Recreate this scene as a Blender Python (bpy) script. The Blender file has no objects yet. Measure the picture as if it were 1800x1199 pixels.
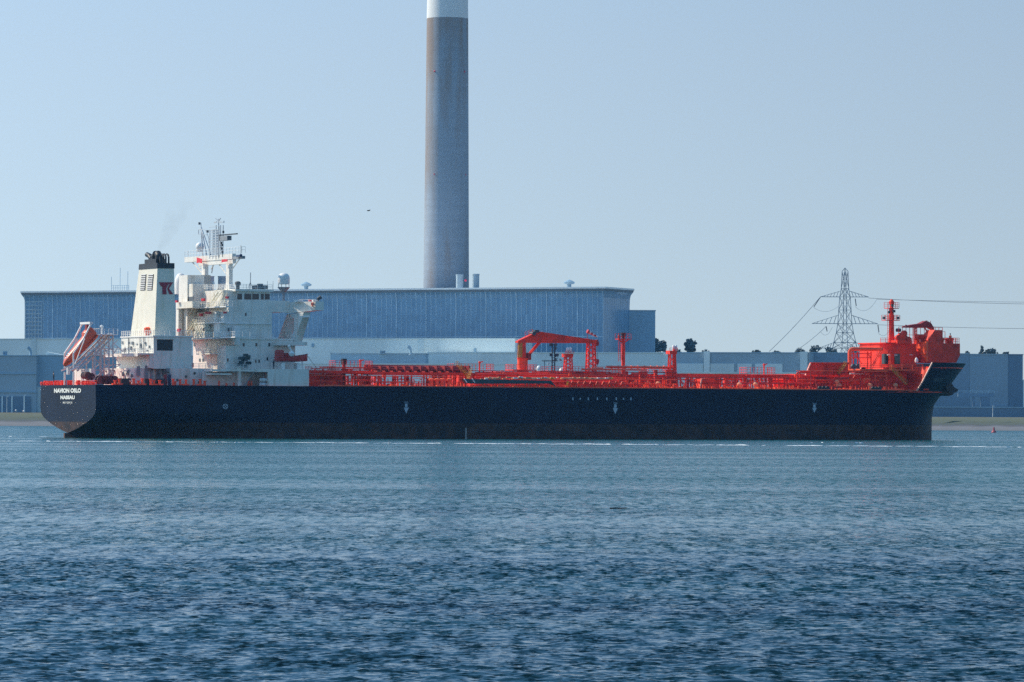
import bpy, bmesh, math, random
import numpy as np
from math import radians as R, sin, cos, pi, sqrt, tan, atan
from mathutils import Vector, Matrix
random.seed(11)
rng = np.random.default_rng(7)
scene = bpy.context.scene
C = scene.collection

# ------------------------------------------------------------------ camera
FPX, CAMH, HOR = 8000.0, 5.9, 731.0          # focal length in photo pixels, eye height, horizon row
ROLL, PITCH = R(0.27), atan((HOR - 599.5) / FPX)
cd = bpy.data.cameras.new('camera'); cam = bpy.data.objects.new('camera', cd); C.objects.link(cam)
cd.sensor_width = 36; cd.lens = FPX / 1800 * 36; cd.clip_start = 1; cd.clip_end = 20000
CAM = Vector((0, 0, CAMH)); cam.location = CAM
FWD = Vector((0, cos(PITCH), sin(PITCH))); UP0 = Vector((0, -sin(PITCH), cos(PITCH))); RT0 = Vector((1, 0, 0))
RT = RT0 * cos(ROLL) + UP0 * sin(ROLL); UP = UP0 * cos(ROLL) - RT0 * sin(ROLL)
cam.matrix_world = Matrix((( RT.x, UP.x, -FWD.x, 0), (RT.y, UP.y, -FWD.y, 0), (RT.z, UP.z, -FWD.z, CAMH), (0, 0, 0, 1)))
scene.camera = cam

# ------------------------------------------------------------------ sky, sun, exposure
SUN_AZ, SUN_EL = R(-69), R(40)
w = bpy.data.worlds.new("World"); scene.world = w; w.use_nodes = True
nt = w.node_tree; bg = nt.nodes['Background']
sky = nt.nodes.new('ShaderNodeTexSky'); sky.sky_type = 'NISHITA'; sky.sun_disc = False
sky.sun_elevation = SUN_EL; sky.sun_rotation = SUN_AZ
sky.air_density = 1.0; sky.dust_density = 0.7; sky.ozone_density = 2.0
tc = nt.nodes.new('ShaderNodeTexCoord'); mp = nt.nodes.new('ShaderNodeMapping')
mp.inputs['Scale'].default_value = (1, 1, 0.62); mp.inputs['Location'].default_value = (0, 0, 0.10)
nt.links.new(tc.outputs['Generated'], mp.inputs['Vector']); nt.links.new(mp.outputs[0], sky.inputs['Vector'])
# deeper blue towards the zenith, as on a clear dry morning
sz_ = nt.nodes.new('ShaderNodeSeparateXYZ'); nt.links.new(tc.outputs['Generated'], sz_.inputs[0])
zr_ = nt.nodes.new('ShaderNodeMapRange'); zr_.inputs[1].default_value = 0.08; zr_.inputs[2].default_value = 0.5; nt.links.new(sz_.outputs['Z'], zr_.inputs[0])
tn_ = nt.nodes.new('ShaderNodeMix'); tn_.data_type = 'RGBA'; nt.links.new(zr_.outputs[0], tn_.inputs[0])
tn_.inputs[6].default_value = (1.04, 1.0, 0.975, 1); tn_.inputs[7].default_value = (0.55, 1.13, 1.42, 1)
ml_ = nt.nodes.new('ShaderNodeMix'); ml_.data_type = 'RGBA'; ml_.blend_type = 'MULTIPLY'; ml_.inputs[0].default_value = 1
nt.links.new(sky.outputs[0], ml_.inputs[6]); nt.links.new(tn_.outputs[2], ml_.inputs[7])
# solar glow: paler towards the sun's side, greyer away from it
dt_ = nt.nodes.new('ShaderNodeVectorMath'); dt_.operation = 'DOT_PRODUCT'; nt.links.new(tc.outputs['Generated'], dt_.inputs[0])
dt_.inputs[1].default_value = (sin(SUN_AZ), cos(SUN_AZ), 0)
gz_ = nt.nodes.new('ShaderNodeMapRange'); gz_.inputs[1].default_value = 0.20; gz_.inputs[2].default_value = 0.50; nt.links.new(dt_.outputs['Value'], gz_.inputs[0])
ga_ = nt.nodes.new('ShaderNodeMix'); ga_.data_type = 'RGBA'; nt.links.new(gz_.outputs[0], ga_.inputs[0])
ga_.inputs[6].default_value = (0.95, 0.885, 0.855, 1); ga_.inputs[7].default_value = (1.11, 1.06, 1.03, 1)
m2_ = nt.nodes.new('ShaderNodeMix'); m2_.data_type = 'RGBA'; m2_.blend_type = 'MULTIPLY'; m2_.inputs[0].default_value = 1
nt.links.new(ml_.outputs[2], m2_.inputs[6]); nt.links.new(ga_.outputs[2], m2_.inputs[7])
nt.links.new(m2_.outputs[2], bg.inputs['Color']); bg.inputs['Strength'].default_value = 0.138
sl = bpy.data.lights.new('sun', 'SUN'); so = bpy.data.objects.new('sun', sl); C.objects.link(so)
sl.energy = 4.8; sl.angle = R(0.53); sl.color = (1.0, 0.86, 0.66)
SDIR = Vector((sin(SUN_AZ) * cos(SUN_EL), cos(SUN_AZ) * cos(SUN_EL), sin(SUN_EL)))
so.rotation_euler = SDIR.to_track_quat('Z', 'Y').to_euler(); so.location = (-400, 200, 500)
scene.view_settings.view_transform = 'Standard'; scene.view_settings.look = 'None'
scene.view_settings.exposure = 0.0; scene.view_settings.gamma = 1.0
scene.render.engine = 'CYCLES'
cy = scene.cycles
cy.use_denoising = False; cy.max_bounces = 6; cy.diffuse_bounces = 3; cy.glossy_bounces = 3
cy.transparent_max_bounces = 8; cy.volume_bounces = 0
cy.caustics_reflective = False; cy.caustics_refractive = False
scene.render.film_transparent = False

# ------------------------------------------------------------------ materials
def mat(name, col, rough=0.5, var=0.12, scale=0.6, stain=None, stain_amt=0.0, stain_scale=(0.5, 0.5, 0.08), metal=0.0, spec=0.5):
    m = bpy.data.materials.new(name); m.use_nodes = True
    t = m.node_tree; p = t.nodes['Principled BSDF']
    p.inputs['Roughness'].default_value = rough; p.inputs['Metallic'].default_value = metal
    p.inputs['Specular IOR Level'].default_value = spec
    co = t.nodes.new('ShaderNodeTexCoord')
    n = t.nodes.new('ShaderNodeTexNoise'); n.inputs['Scale'].default_value = scale; n.inputs['Detail'].default_value = 6
    t.links.new(co.outputs['Object'], n.inputs['Vector'])
    r = t.nodes.new('ShaderNodeMapRange'); r.inputs[1].default_value = 0.3; r.inputs[2].default_value = 0.7
    r.inputs[3].default_value = 1 - var; r.inputs[4].default_value = 1 + var
    t.links.new(n.outputs[0], r.inputs[0])
    mu = t.nodes.new('ShaderNodeMix'); mu.data_type = 'RGBA'; mu.blend_type = 'MULTIPLY'; mu.inputs[0].default_value = 1
    mu.inputs[6].default_value = (*col, 1); t.links.new(r.outputs[0], mu.inputs[7])
    out = mu.outputs[2]
    if stain is not None:
        mpn = t.nodes.new('ShaderNodeMapping'); mpn.inputs['Scale'].default_value = stain_scale
        t.links.new(co.outputs['Object'], mpn.inputs[0])
        n2 = t.nodes.new('ShaderNodeTexNoise'); n2.inputs['Scale'].default_value = 1; n2.inputs['Detail'].default_value = 5
        t.links.new(mpn.outputs[0], n2.inputs['Vector'])
        r2 = t.nodes.new('ShaderNodeMapRange'); r2.inputs[1].default_value = 0.52; r2.inputs[2].default_value = 0.72
        r2.inputs[3].default_value = 0; r2.inputs[4].default_value = stain_amt
        t.links.new(n2.outputs[0], r2.inputs[0])
        mx = t.nodes.new('ShaderNodeMix'); mx.data_type = 'RGBA'; t.links.new(r2.outputs[0], mx.inputs[0])
        t.links.new(out, mx.inputs[6]); mx.inputs[7].default_value = (*stain, 1); out = mx.outputs[2]
    t.links.new(out, p.inputs['Base Color'])
    return m

RED = mat('red_paint', (0.86, 0.055, 0.024), 0.5, 0.22, 0.5, (0.36, 0.03, 0.018), 0.8, (0.45, 0.45, 0.35), spec=0.22)
ORANGE = mat('orange_deck_paint', (0.90, 0.12, 0.035), 0.5, 0.2, 0.5, (0.4, 0.08, 0.04), 0.6, (0.4, 0.4, 0.3))
DARKRED = mat('dark_red_pipe', (0.30, 0.02, 0.018), 0.6, 0.25, 0.6)
WHITE = mat('white_paint', (0.78, 0.76, 0.70), 0.45, 0.06, 0.4, (0.45, 0.30, 0.16), 0.45, (0.9, 0.9, 0.10))
CREAM = mat('cream_funnel_paint', (0.78, 0.73, 0.60), 0.45, 0.06, 0.3, (0.50, 0.40, 0.16), 0.35, (0.7, 0.7, 0.06))
TRIM = mat('white_trim', (0.82, 0.81, 0.78), 0.45, 0.05)
BLACK = mat('black_paint', (0.012, 0.013, 0.018), 0.5, 0.2)
GLASS = mat('dark_window_glass', (0.012, 0.018, 0.03), 0.1, 0.2)
STEEL = mat('grey_steel', (0.25, 0.27, 0.29), 0.5, 0.15)
DKSTEEL = mat('dark_steel', (0.06, 0.065, 0.075), 0.5, 0.15)
TEAL = mat('dark_teal_gangway', (0.02, 0.05, 0.06), 0.5, 0.2)
YELLOW = mat('yellow_paint', (0.62, 0.40, 0.03), 0.5, 0.15)
OLIVE = mat('ochre_paint', (0.42, 0.27, 0.03), 0.5, 0.2, 0.8)
LBORANGE = mat('lifeboat_orange', (0.72, 0.10, 0.03), 0.35, 0.1, 0.5)
EMBLEM = mat('emblem_red', (0.33, 0.012, 0.03), 0.5, 0.05)
MARK = mat('hull_mark_paint', (0.42, 0.48, 0.55), 0.6, 0.15, 2.0)
MARKDIM = mat('faded_hull_mark', (0.10, 0.12, 0.13), 0.6, 0.2, 2.0)
LETTER = mat('white_lettering', (0.80, 0.80, 0.74), 0.6, 0.08)
SKIN = mat('skin', (0.45, 0.28, 0.2), 0.6, 0.05)
NAVY = mat('navy_coverall', (0.03, 0.035, 0.06), 0.8, 0.1)
HAIR = mat('dark_hair', (0.02, 0.015, 0.01), 0.7, 0.1)

def hull_material():
    m = mat('black_hull_paint', (0.004, 0.010, 0.028), 0.5, 0.3, 0.12, spec=0.12)
    t = m.node_tree; p = t.nodes['Principled BSDF']
    old = p.inputs['Base Color'].links[0].from_socket
    co = t.nodes.new('ShaderNodeTexCoord'); sp = t.nodes.new('ShaderNodeSeparateXYZ')
    t.links.new(co.outputs['Object'], sp.inputs[0])
    # boot-top paint below 3.9 m
    c1 = t.nodes.new('ShaderNodeMath'); c1.operation = 'LESS_THAN'; c1.inputs[1].default_value = 3.95
    t.links.new(sp.outputs['Z'], c1.inputs[0])
    n = t.nodes.new('ShaderNodeTexNoise'); n.inputs['Scale'].default_value = 0.5; n.inputs['Detail'].default_value = 8
    t.links.new(co.outputs['Object'], n.inputs['Vector'])
    ramp = t.nodes.new('ShaderNodeValToRGB'); e = ramp.color_ramp.elements
    e[0].position = 0.35; e[0].color = (0.020, 0.016, 0.018, 1); e[1].position = 0.68; e[1].color = (0.085, 0.044, 0.032, 1)
    t.links.new(n.outputs[0], ramp.inputs[0])
    mx = t.nodes.new('ShaderNodeMix'); mx.data_type = 'RGBA'
    t.links.new(c1.outputs[0], mx.inputs[0]); t.links.new(old, mx.inputs[6]); t.links.new(ramp.outputs[0], mx.inputs[7])
    # plate seams every 2.6 m and streaks
    mpn = t.nodes.new('ShaderNodeMapping'); mpn.inputs['Scale'].default_value = (0.55, 0.55, 0.03)
    t.links.new(co.outputs['Object'], mpn.inputs[0])
    n3 = t.nodes.new('ShaderNodeTexNoise'); n3.inputs['Scale'].default_value = 1; n3.inputs['Detail'].default_value = 6
    t.links.new(mpn.outputs[0], n3.inputs['Vector'])
    r3 = t.nodes.new('ShaderNodeMapRange'); r3.inputs[1].default_value = 0.56; r3.inputs[2].default_value = 0.75; r3.inputs[4].default_value = 0.35
    t.links.new(n3.outputs[0], r3.inputs[0])
    mx2 = t.nodes.new('ShaderNodeMix'); mx2.data_type = 'RGBA'
    t.links.new(r3.outputs[0], mx2.inputs[0]); t.links.new(mx.outputs[2], mx2.inputs[6]); mx2.inputs[7].default_value = (0.022, 0.024, 0.03, 1)
    t.links.new(mx2.outputs[2], p.inputs['Base Color'])
    return m
HULL = hull_material()

# ------------------------------------------------------------------ mesh builder
class MB:
    def __init__(s): s.v = []; s.f = []; s.m = []; s.mi = 0; s.p = []
    def add(s, vs, fs):
        b = len(s.v); s.v += [tuple(v) for v in vs]; s.f += [tuple(i + b for i in f) for f in fs]; s.m += [s.mi] * len(fs); s.p.append((b, len(s.v), len(s.f)-len(fs), len(s.f)))
        return s
    def box(s, x0, x1, y0, y1, z0, z1):
        x0, x1 = min(x0, x1), max(x0, x1); y0, y1 = min(y0, y1), max(y0, y1); z0, z1 = min(z0, z1), max(z0, z1)
        return s.add([(x0,y0,z0),(x1,y0,z0),(x1,y1,z0),(x0,y1,z0),(x0,y0,z1),(x1,y0,z1),(x1,y1,z1),(x0,y1,z1)],
              [(0,3,2,1),(4,5,6,7),(0,1,5,4),(1,2,6,5),(2,3,7,6),(3,0,4,7)])
    def prism(s, A, B):           # two matching loops
        n = len(A)
        return s.add(list(A) + list(B), [tuple(range(n))[::-1], tuple(range(n, 2*n))] + [(i, (i+1) % n, n+(i+1) % n, n+i) for i in range(n)])
    def xz(s, P, y0, y1): return s.prism([(x, y0, z) for x, z in P], [(x, y1, z) for x, z in P])
    def yz(s, P, x0, x1): return s.prism([(x0, y, z) for y, z in P], [(x1, y, z) for y, z in P])
    def xy(s, P, z0, z1): return s.prism([(x, y, z0) for x, y in P], [(x, y, z1) for x, y in P])
    def tube(s, a, b, r, n=6, r2=None):
        a, b = Vector(a), Vector(b); d = b - a
        if d.length < 1e-6: return s
        d.normalize(); u = d.orthogonal().normalized(); w_ = d.cross(u); r2 = r if r2 is None else r2
        A = [a + (u*cos(2*pi*i/n) + w_*sin(2*pi*i/n))*r for i in range(n)]; B = [b + (u*cos(2*pi*i/n) + w_*sin(2*pi*i/n))*r2 for i in range(n)]
        return s.prism(A, B)
    def path(s, pts, r, n=6):
        for a, b in zip(pts[:-1], pts[1:]): s.tube(a, b, r, n)
        return s
    def lathe(s, c, prof, n=12, axis='z'):
        c = Vector(c); vs = []; fs = []
        for r, h in prof:
            for i in range(n):
                a = 2*pi*i/n
                p = {'z': Vector((r*cos(a), r*sin(a), h)), 'x': Vector((h, r*cos(a), r*sin(a))), 'y': Vector((r*sin(a), h, r*cos(a)))}[axis]
                vs.append(c + p)
        for j in range(len(prof)-1):
            for i in range(n): fs.append((j*n+i, j*n+(i+1) % n, (j+1)*n+(i+1) % n, (j+1)*n+i))
        fs.append(tuple(range(n))[::-1]); fs.append(tuple(range((len(prof)-1)*n, len(prof)*n)))
        return s.add(vs, fs)
    def ball(s, c, r, n=10): return s.lathe(c, [(max(1e-3, r*sin(pi*j/6)), -r*cos(pi*j/6)) for j in range(7)], n)
    def dome(s, c, r, h, n=14):
        return s.lathe(c, [(r*0.96, 0), (r, h*0.25), (r, h*0.55)] + [(max(1e-3, r*cos(a)), h*0.55 + h*0.45*sin(a)) for a in (0.4, 0.8, 1.1, 1.35, 1.56)], n)
    def rail(s, pts, h=1.05, gap=1.6, r=0.035, rails=3):
        for a, b in zip(pts[:-1], pts[1:]):
            a, b = Vector(a), Vector(b); n = max(1, int((b-a).length / gap))
            for i in range(n+1):
                p = a.lerp(b, i/n); s.tube(p, p + Vector((0,0,h)), r*1.15, 4)
            for k in range(1, rails+1):
                o = Vector((0,0,h*k/rails)); s.tube(a+o, b+o, r, 4)
        return s
    def stair(s, a, b, wd=0.9, r=0.06):
        a, b = Vector(a), Vector(b); d = (b-a); h = Vector((d.x, d.y, 0)); 
        side = Vector((-h.y, h.x, 0)).normalized() * wd/2 if h.length > 1e-3 else Vector((0, wd/2, 0))
        for q in (-1, 1):
            s.tube(a+side*q, b+side*q, r*1.6, 4); up = Vector((0,0,0.95)); s.tube(a+side*q+up, b+side*q+up, r*0.7, 4)
            for k in (0, .33, .66, 1): p = a.lerp(b, k)+side*q; s.tube(p, p+up, r*0.6, 4)
        n = max(3, int(abs(d.z)/0.35))
        for i in range(1, n): p = a.lerp(b, i/n); s.tube(p-side, p+side, r*0.8, 4)
        return s
    def ladder(s, a, b, wd=0.5, r=0.035, axis=(1,0,0)):
        a, b = Vector(a), Vector(b); sd = Vector(axis)*wd/2
        s.tube(a-sd, b-sd, r, 4); s.tube(a+sd, b+sd, r, 4); n = int((b-a).length/0.5)
        for i in range(1, n): p = a.lerp(b, i/n); s.tube(p-sd, p+sd, r*0.8, 4)
        return s
    def build(s, name, mats, parent=None, smooth=False, loc=None):
        me = bpy.data.meshes.new(name); me.from_pydata(s.v, [], s.f)
        for m in (mats if isinstance(mats, (list, tuple)) else [mats]): me.materials.append(m)
        me.polygons.foreach_set('material_index', s.m)
        bm = bmesh.new(); bm.from_mesh(me); bmesh.ops.recalc_face_normals(bm, faces=bm.faces)
        if smooth:
            for f in bm.faces: f.smooth = True
            for e in bm.edges:
                if len(e.link_faces) == 2 and e.calc_face_angle(0) > 0.7: e.smooth = False
        bm.to_mesh(me); bm.free()
        o = bpy.data.objects.new(name, me); C.objects.link(o)
        if parent is not None: o.parent = parent
        if loc is not None: o.location = loc
        return o

def tag(o, label=None, cat=None, group=None, kind=None):
    if label: o['label'] = label
    if cat: o['category'] = cat
    if group: o['group'] = group
    if kind: o['kind'] = kind
    return o
def empty(name, loc=(0,0,0), rz=0.0):
    o = bpy.data.objects.new(name, None); C.objects.link(o); o.location = loc; o.rotation_euler = (0,0,rz); o.empty_display_size = 2
    return o
def copy_tree(o, parent=None):
    c = o.copy(); C.objects.link(c); c.parent = parent
    for ch in list(o.children): copy_tree(ch, c)
    return c

# ------------------------------------------------------------------ photo measurement -> metres
def ray(px, py):
    u, v = px - 900.0, 599.5 - py
    u0 = u*cos(ROLL) - v*sin(ROLL); v0 = u*sin(ROLL) + v*cos(ROLL)
    return RT0*u0 + FWD*FPX + UP0*v0
def B(px, py, d):                 # world point at depth d
    r = ray(px, py); return CAM + r*(d/r.y)
def W(px, py, z=0.0):             # world point on a level
    r = ray(px, py); return CAM + r*((z-CAMH)/r.z)
TH = R(26); SF = Vector((cos(TH), sin(TH), 0)); SP = Vector((-sin(TH), cos(TH), 0))
_c = B(168, 676, 1105.0); ORG = Vector((_c.x, _c.y, 0)) + SP*19.2; ORG.z = 0
def toship(p): d = p - ORG; return Vector((d.dot(SF), d.dot(SP), d.z))
_cl = toship(CAM)
def q(px, py, Y):                 # ship X, Z on the plane Y
    r = ray(px, py); r = Vector((r.dot(SF), r.dot(SP), r.z)); t = (Y-_cl.y)/r.y; p = _cl + r*t; return p.x, p.z
def qx(px, py, X):                # ship Y, Z on the plane X
    r = ray(px, py); r = Vector((r.dot(SF), r.dot(SP), r.z)); t = (X-_cl.x)/r.x; p = _cl + r*t; return p.y, p.z
def ZX(px, py, Y): return q(px, py, Y)[1]

# ================================================================== SETTING
def water_material():
    m = bpy.data.materials.new('sea_water'); m.use_nodes = True
    t = m.node_tree; p = t.nodes['Principled BSDF']
    p.inputs['IOR'].default_value = 1.333; p.inputs['Roughness'].default_value = 0.08
    geo = t.nodes.new('ShaderNodeNewGeometry')
    def mapped(sc):
        mm = t.nodes.new('ShaderNodeMapping'); mm.inputs['Scale'].default_value = sc
        t.links.new(geo.outputs['Position'], mm.inputs[0]); return mm.outputs[0]
    def noise(sc, det, rough=0.6):
        n = t.nodes.new('ShaderNodeTexNoise'); n.inputs['Scale'].default_value = 1; n.inputs['Detail'].default_value = det
        n.inputs['Roughness'].default_value = rough
        t.links.new(mapped(sc), n.inputs['Vector']); return n
    # slicks and gust patches stretched across the view
    g = noise((0.004, 0.022, 0.0), 4); gr = t.nodes.new('ShaderNodeMapRange')
    gr.inputs[1].default_value = 0.36; gr.inputs[2].default_value = 0.62; gr.inputs[3].default_value = 0.38; gr.inputs[4].default_value = 1.15
    t.links.new(g.outputs[0], gr.inputs[0])
    n1 = noise((1.1, 2.2, 0.0), 3); n2 = noise((3.6, 6.5, 0.0), 2)
    def vm(op, a, b):
        v = t.nodes.new('ShaderNodeVectorMath'); v.operation = op
        for i, x in enumerate((a, b)):
            if isinstance(x, tuple): v.inputs[i].default_value = x
            else: t.links.new(x, v.inputs[i])
        return v.outputs[0]
    s1 = vm('MULTIPLY', vm('SUBTRACT', n1.outputs['Color'], (0.5, 0.5, 0.5)), (1.3, 2.4, 0.0))
    s2 = vm('MULTIPLY', vm('SUBTRACT', n2.outputs['Color'], (0.5, 0.5, 0.5)), (1.0, 1.7, 0.0))
    def mth(op, a, b):
        v = t.nodes.new('ShaderNodeMath'); v.operation = op
        for i, x in enumerate((a, b)):
            if isinstance(x, (int, float)): v.inputs[i].default_value = x
            else: t.links.new(x, v.inputs[i])
        return v.outputs[0]
    ga = noise((4.2, 11.0, 0.0), 3); gb = noise((3.0, 3.6, 0.0), 3); gc = noise((1.2, 0.16, 0.0), 3)
    msum = mth('ADD', mth('ADD', ga.outputs[0], mth('MULTIPLY', gb.outputs[0], 0.95)), mth('MULTIPLY', gc.outputs[0], 0.70))
    rp_ = t.nodes.new('ShaderNodeMapRange'); rp_.inputs[1].default_value = 1.32; rp_.inputs[2].default_value = 1.66; rp_.inputs[3].default_value = 0.0; rp_.inputs[4].default_value = 1.0
    t.links.new(msum, rp_.inputs[0])
    steep = mth('ADD', mth('MULTIPLY', mth('POWER', rp_.outputs[0], 1.2), 1.5), 0.070)
    cb = t.nodes.new('ShaderNodeCombineXYZ'); t.links.new(mth('MULTIPLY', steep, -1.0), cb.inputs[1])
    fine = vm('MULTIPLY', vm('ADD', s1, s2), (0.55, 0.36, 0.0))
    s = vm('ADD', cb.outputs[0], fine)
    sc = t.nodes.new('ShaderNodeVectorMath'); sc.operation = 'SCALE'; t.links.new(s, sc.inputs[0]); t.links.new(gr.outputs[0], sc.inputs['Scale'])
    nn = vm('ADD', geo.outputs['Normal'], sc.outputs[0])
    no = t.nodes.new('ShaderNodeVectorMath'); no.operation = 'NORMALIZE'; t.links.new(nn, no.inputs[0])
    t.links.new(no.outputs[0], p.inputs['Normal'])
    # clear dark water over the near shallows, greener silty water out in the channel
    cn = noise((0.01, 0.03, 0.0), 3); py_ = t.nodes.new('ShaderNodeSeparateXYZ'); t.links.new(geo.outputs['Position'], py_.inputs[0])
    dm = t.nodes.new('ShaderNodeMapRange'); dm.inputs[1].default_value = 130; dm.inputs[2].default_value = 420; t.links.new(py_.outputs['Y'], dm.inputs[0])
    mixv = mth('ADD', mth('MULTIPLY', cn.outputs[0], 0.6), mth('MULTIPLY', dm.outputs[0], 0.55))
    ramp = t.nodes.new('ShaderNodeValToRGB'); e = ramp.color_ramp.elements
    e[0].position = 0.25; e[0].color = (0.003, 0.015, 0.022, 1); e[1].position = 0.90; e[1].color = (0.006, 0.080, 0.080, 1)
    t.links.new(mixv, ramp.inputs[0]); t.links.new(ramp.outputs[0], p.inputs['Base Color'])
    return m

def build_water():
    fh = FPX*CAMH
    k = np.concatenate([np.arange(620, 250, -0.4), np.arange(250, 120, -0.5), np.arange(120, 19.5, -0.5)])[::-1]
    ys = fh / k
    ys = np.concatenate([ys, [40.0, 0.0, -400.0]])
    cols = np.concatenate([[-30, -4, -1.0], np.linspace(-0.17, 0.17, 1150), [1.0, 4, 30]])
    width = np.maximum(ys, 80)
    X = cols[None, :]*width[:, None]; Y = np.repeat(ys[:, None], len(cols), 1)
    X = np.clip(X, -4500, 4500)
    Z = np.zeros_like(X)
    dy = np.gradient(ys)
    # wind chop: sum of travelling sinusoids, crests lying mostly across the view
    nw = 90
    lam = np.exp(rng.uniform(math.log(0.24), math.log(1.9), nw)); ang = rng.normal(0.12, 0.62, nw); ph = rng.uniform(0, 2*pi, nw)
    for l, a, f in zip(lam, ang, ph):
        amp = 0.0050*l**0.9
        fade = np.clip(l/(2.2*np.maximum(np.abs(dy), 1e-3)*max(0.15, abs(cos(a)))) - 0.4, 0, 1)[:, None]
        if fade.max() <= 0: continue
        n1 = int(np.nonzero(fade[:, 0] > 0)[0].min())
        kx, ky = 2*pi/l*sin(a), 2*pi/l*cos(a)
        Z[n1:] += fade[n1:]*amp*np.sin(kx*X[n1:] + ky*Y[n1:] + f)
    Z = Z*(1 + 4.0*np.clip(Z, -.05, .08))
    g = 0.75 + 0.35*np.sin(Y*0.035 + 0.9*np.sin(X*0.008) + X*0.004) * np.sin(Y*0.013 + 1.0)
    Z *= g
    Z[:, :3] = 0; Z[:, -3:] = 0; Z[-3:] = 0
    nr, nc = X.shape
    co = np.stack([X, Y, Z], -1).reshape(-1, 3).astype(np.float32)
    i = np.arange((nr-1)*nc).reshape(nr-1, nc)[:, :-1].ravel()
    quads = np.stack([i, i+nc, i+nc+1, i+1], 1).astype(np.int32)
    me = bpy.data.meshes.new('water'); me.vertices.add(len(co)); me.vertices.foreach_set('co', co.ravel())
    nf = len(quads); me.loops.add(nf*4); me.loops.foreach_set('vertex_index', quads.ravel())
    me.polygons.add(nf); me.polygons.foreach_set('loop_start', np.arange(0, nf*4, 4, dtype=np.int32))
    me.polygons.foreach_set('use_smooth', np.ones(nf, dtype=bool))
    me.update(calc_edges=True); me.materials.append(water_material())
    o = bpy.data.objects.new('water', me); C.objects.link(o); tag(o, kind='structure')
build_water()

def land():
    mud = bpy.data.materials.new('mud_and_grass'); mud.use_nodes = True
    t = mud.node_tree; p = t.nodes['Principled BSDF']; p.inputs['Roughness'].default_value = 0.9
    geo = t.nodes.new('ShaderNodeNewGeometry'); sp = t.nodes.new('ShaderNodeSeparateXYZ'); t.links.new(geo.outputs['Position'], sp.inputs[0])
    n = t.nodes.new('ShaderNodeTexNoise'); n.inputs['Scale'].default_value = 0.09; n.inputs['Detail'].default_value = 8
    t.links.new(geo.outputs['Position'], n.inputs['Vector'])
    ad = t.nodes.new('ShaderNodeMath'); ad.operation = 'MULTIPLY_ADD'; ad.inputs[1].default_value = 3.0
    t.links.new(n.outputs[0], ad.inputs[0]); t.links.new(sp.outputs['Z'], ad.inputs[2])
    mr = t.nodes.new('ShaderNodeMapRange'); mr.inputs[1].default_value = 0.5; mr.inputs[2].default_value = 8.5; t.links.new(ad.outputs[0], mr.inputs[0])
    ramp = t.nodes.new('ShaderNodeValToRGB'); e = ramp.color_ramp.elements
    e[0].position = 0.0; e[0].color = (0.10, 0.10, 0.10, 1); e[1].position = 1.0; e[1].color = (0.12, 0.11, 0.075, 1)
    for pos, c in ((0.32, (0.16, 0.15, 0.15)), (0.42, (0.05, 0.05, 0.05)), (0.50, (0.065, 0.075, 0.045)), (0.8, (0.095, 0.105, 0.055))):
        x = e.new(pos); x.color = (*c, 1)
    t.links.new(mr.outputs[0], ramp.inputs[0]); t.links.new(ramp.outputs[0], p.inputs['Base Color'])
    rows = [(2120, -1.5), (2146, 0.05), (2175, 0.6), (2210, 1.5), (2260, 2.7), (2285, 3.4), (2300, 4.6), (2330, 6.0), (2360, 6.4), (2420, 6.4), (3150, 6.4)]
    xs = np.concatenate([[-2500, -1200], np.arange(-420, 421, 6), [1200, 2500]])
    vs = []; fs = []
    for j, (y, z) in enumerate(rows):
        for x in xs:
            a = random.uniform(-1, 1)
            vs.append((x, y + (a*9 if 0 < j < 8 else 0), z + (a*0.35 if 1 < j < 8 else 0)))
    nc = len(xs)
    for j in range(len(rows)-1):
        for i in range(nc-1): fs.append((j*nc+i, j*nc+i+1, (j+1)*nc+i+1, (j+1)*nc+i))
    o = MB().add(vs, fs).build('ground', mud); tag(o, kind='structure')
land()
GZ = 6.4

# ------------------------------------------------------------------ far shore buildings
def clad(name, col, var=0.08, rough=0.6, panel=(4.0, 12.0)):
    m = mat(name, col, rough, var, 0.03, tuple(c*0.75 for c in col), 0.5, (0.05, 0.05, 0.012))
    return m
M_LIGHT = clad('pale_cladding', (0.88, 0.93, 0.88)); M_LIGHT2 = clad('pale_cladding_two', (0.74, 0.82, 0.80)); M_GREY = clad('grey_cladding', (0.36, 0.46, 0.52))
M_DARK = clad('dark_cladding', (0.14, 0.22, 0.31)); M_MID = clad('mid_cladding', (0.30, 0.45, 0.56)); M_RIGHT = clad('hazy_cladding', (0.22, 0.31, 0.40)); M_RIGHT2 = clad('hazy_pale_cladding', (0.29, 0.39, 0.47)); M_ROOFW = mat('white_roof_edge', (0.85, 0.85, 0.83), 0.4, 0.04, 0.1)
M_CONC = mat('chimney_concrete', (0.29, 0.34, 0.40), 0.85, 0.10, 0.02, (0.20, 0.25, 0.31), 0.5, (0.06, 0.06, 0.010))
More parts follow.
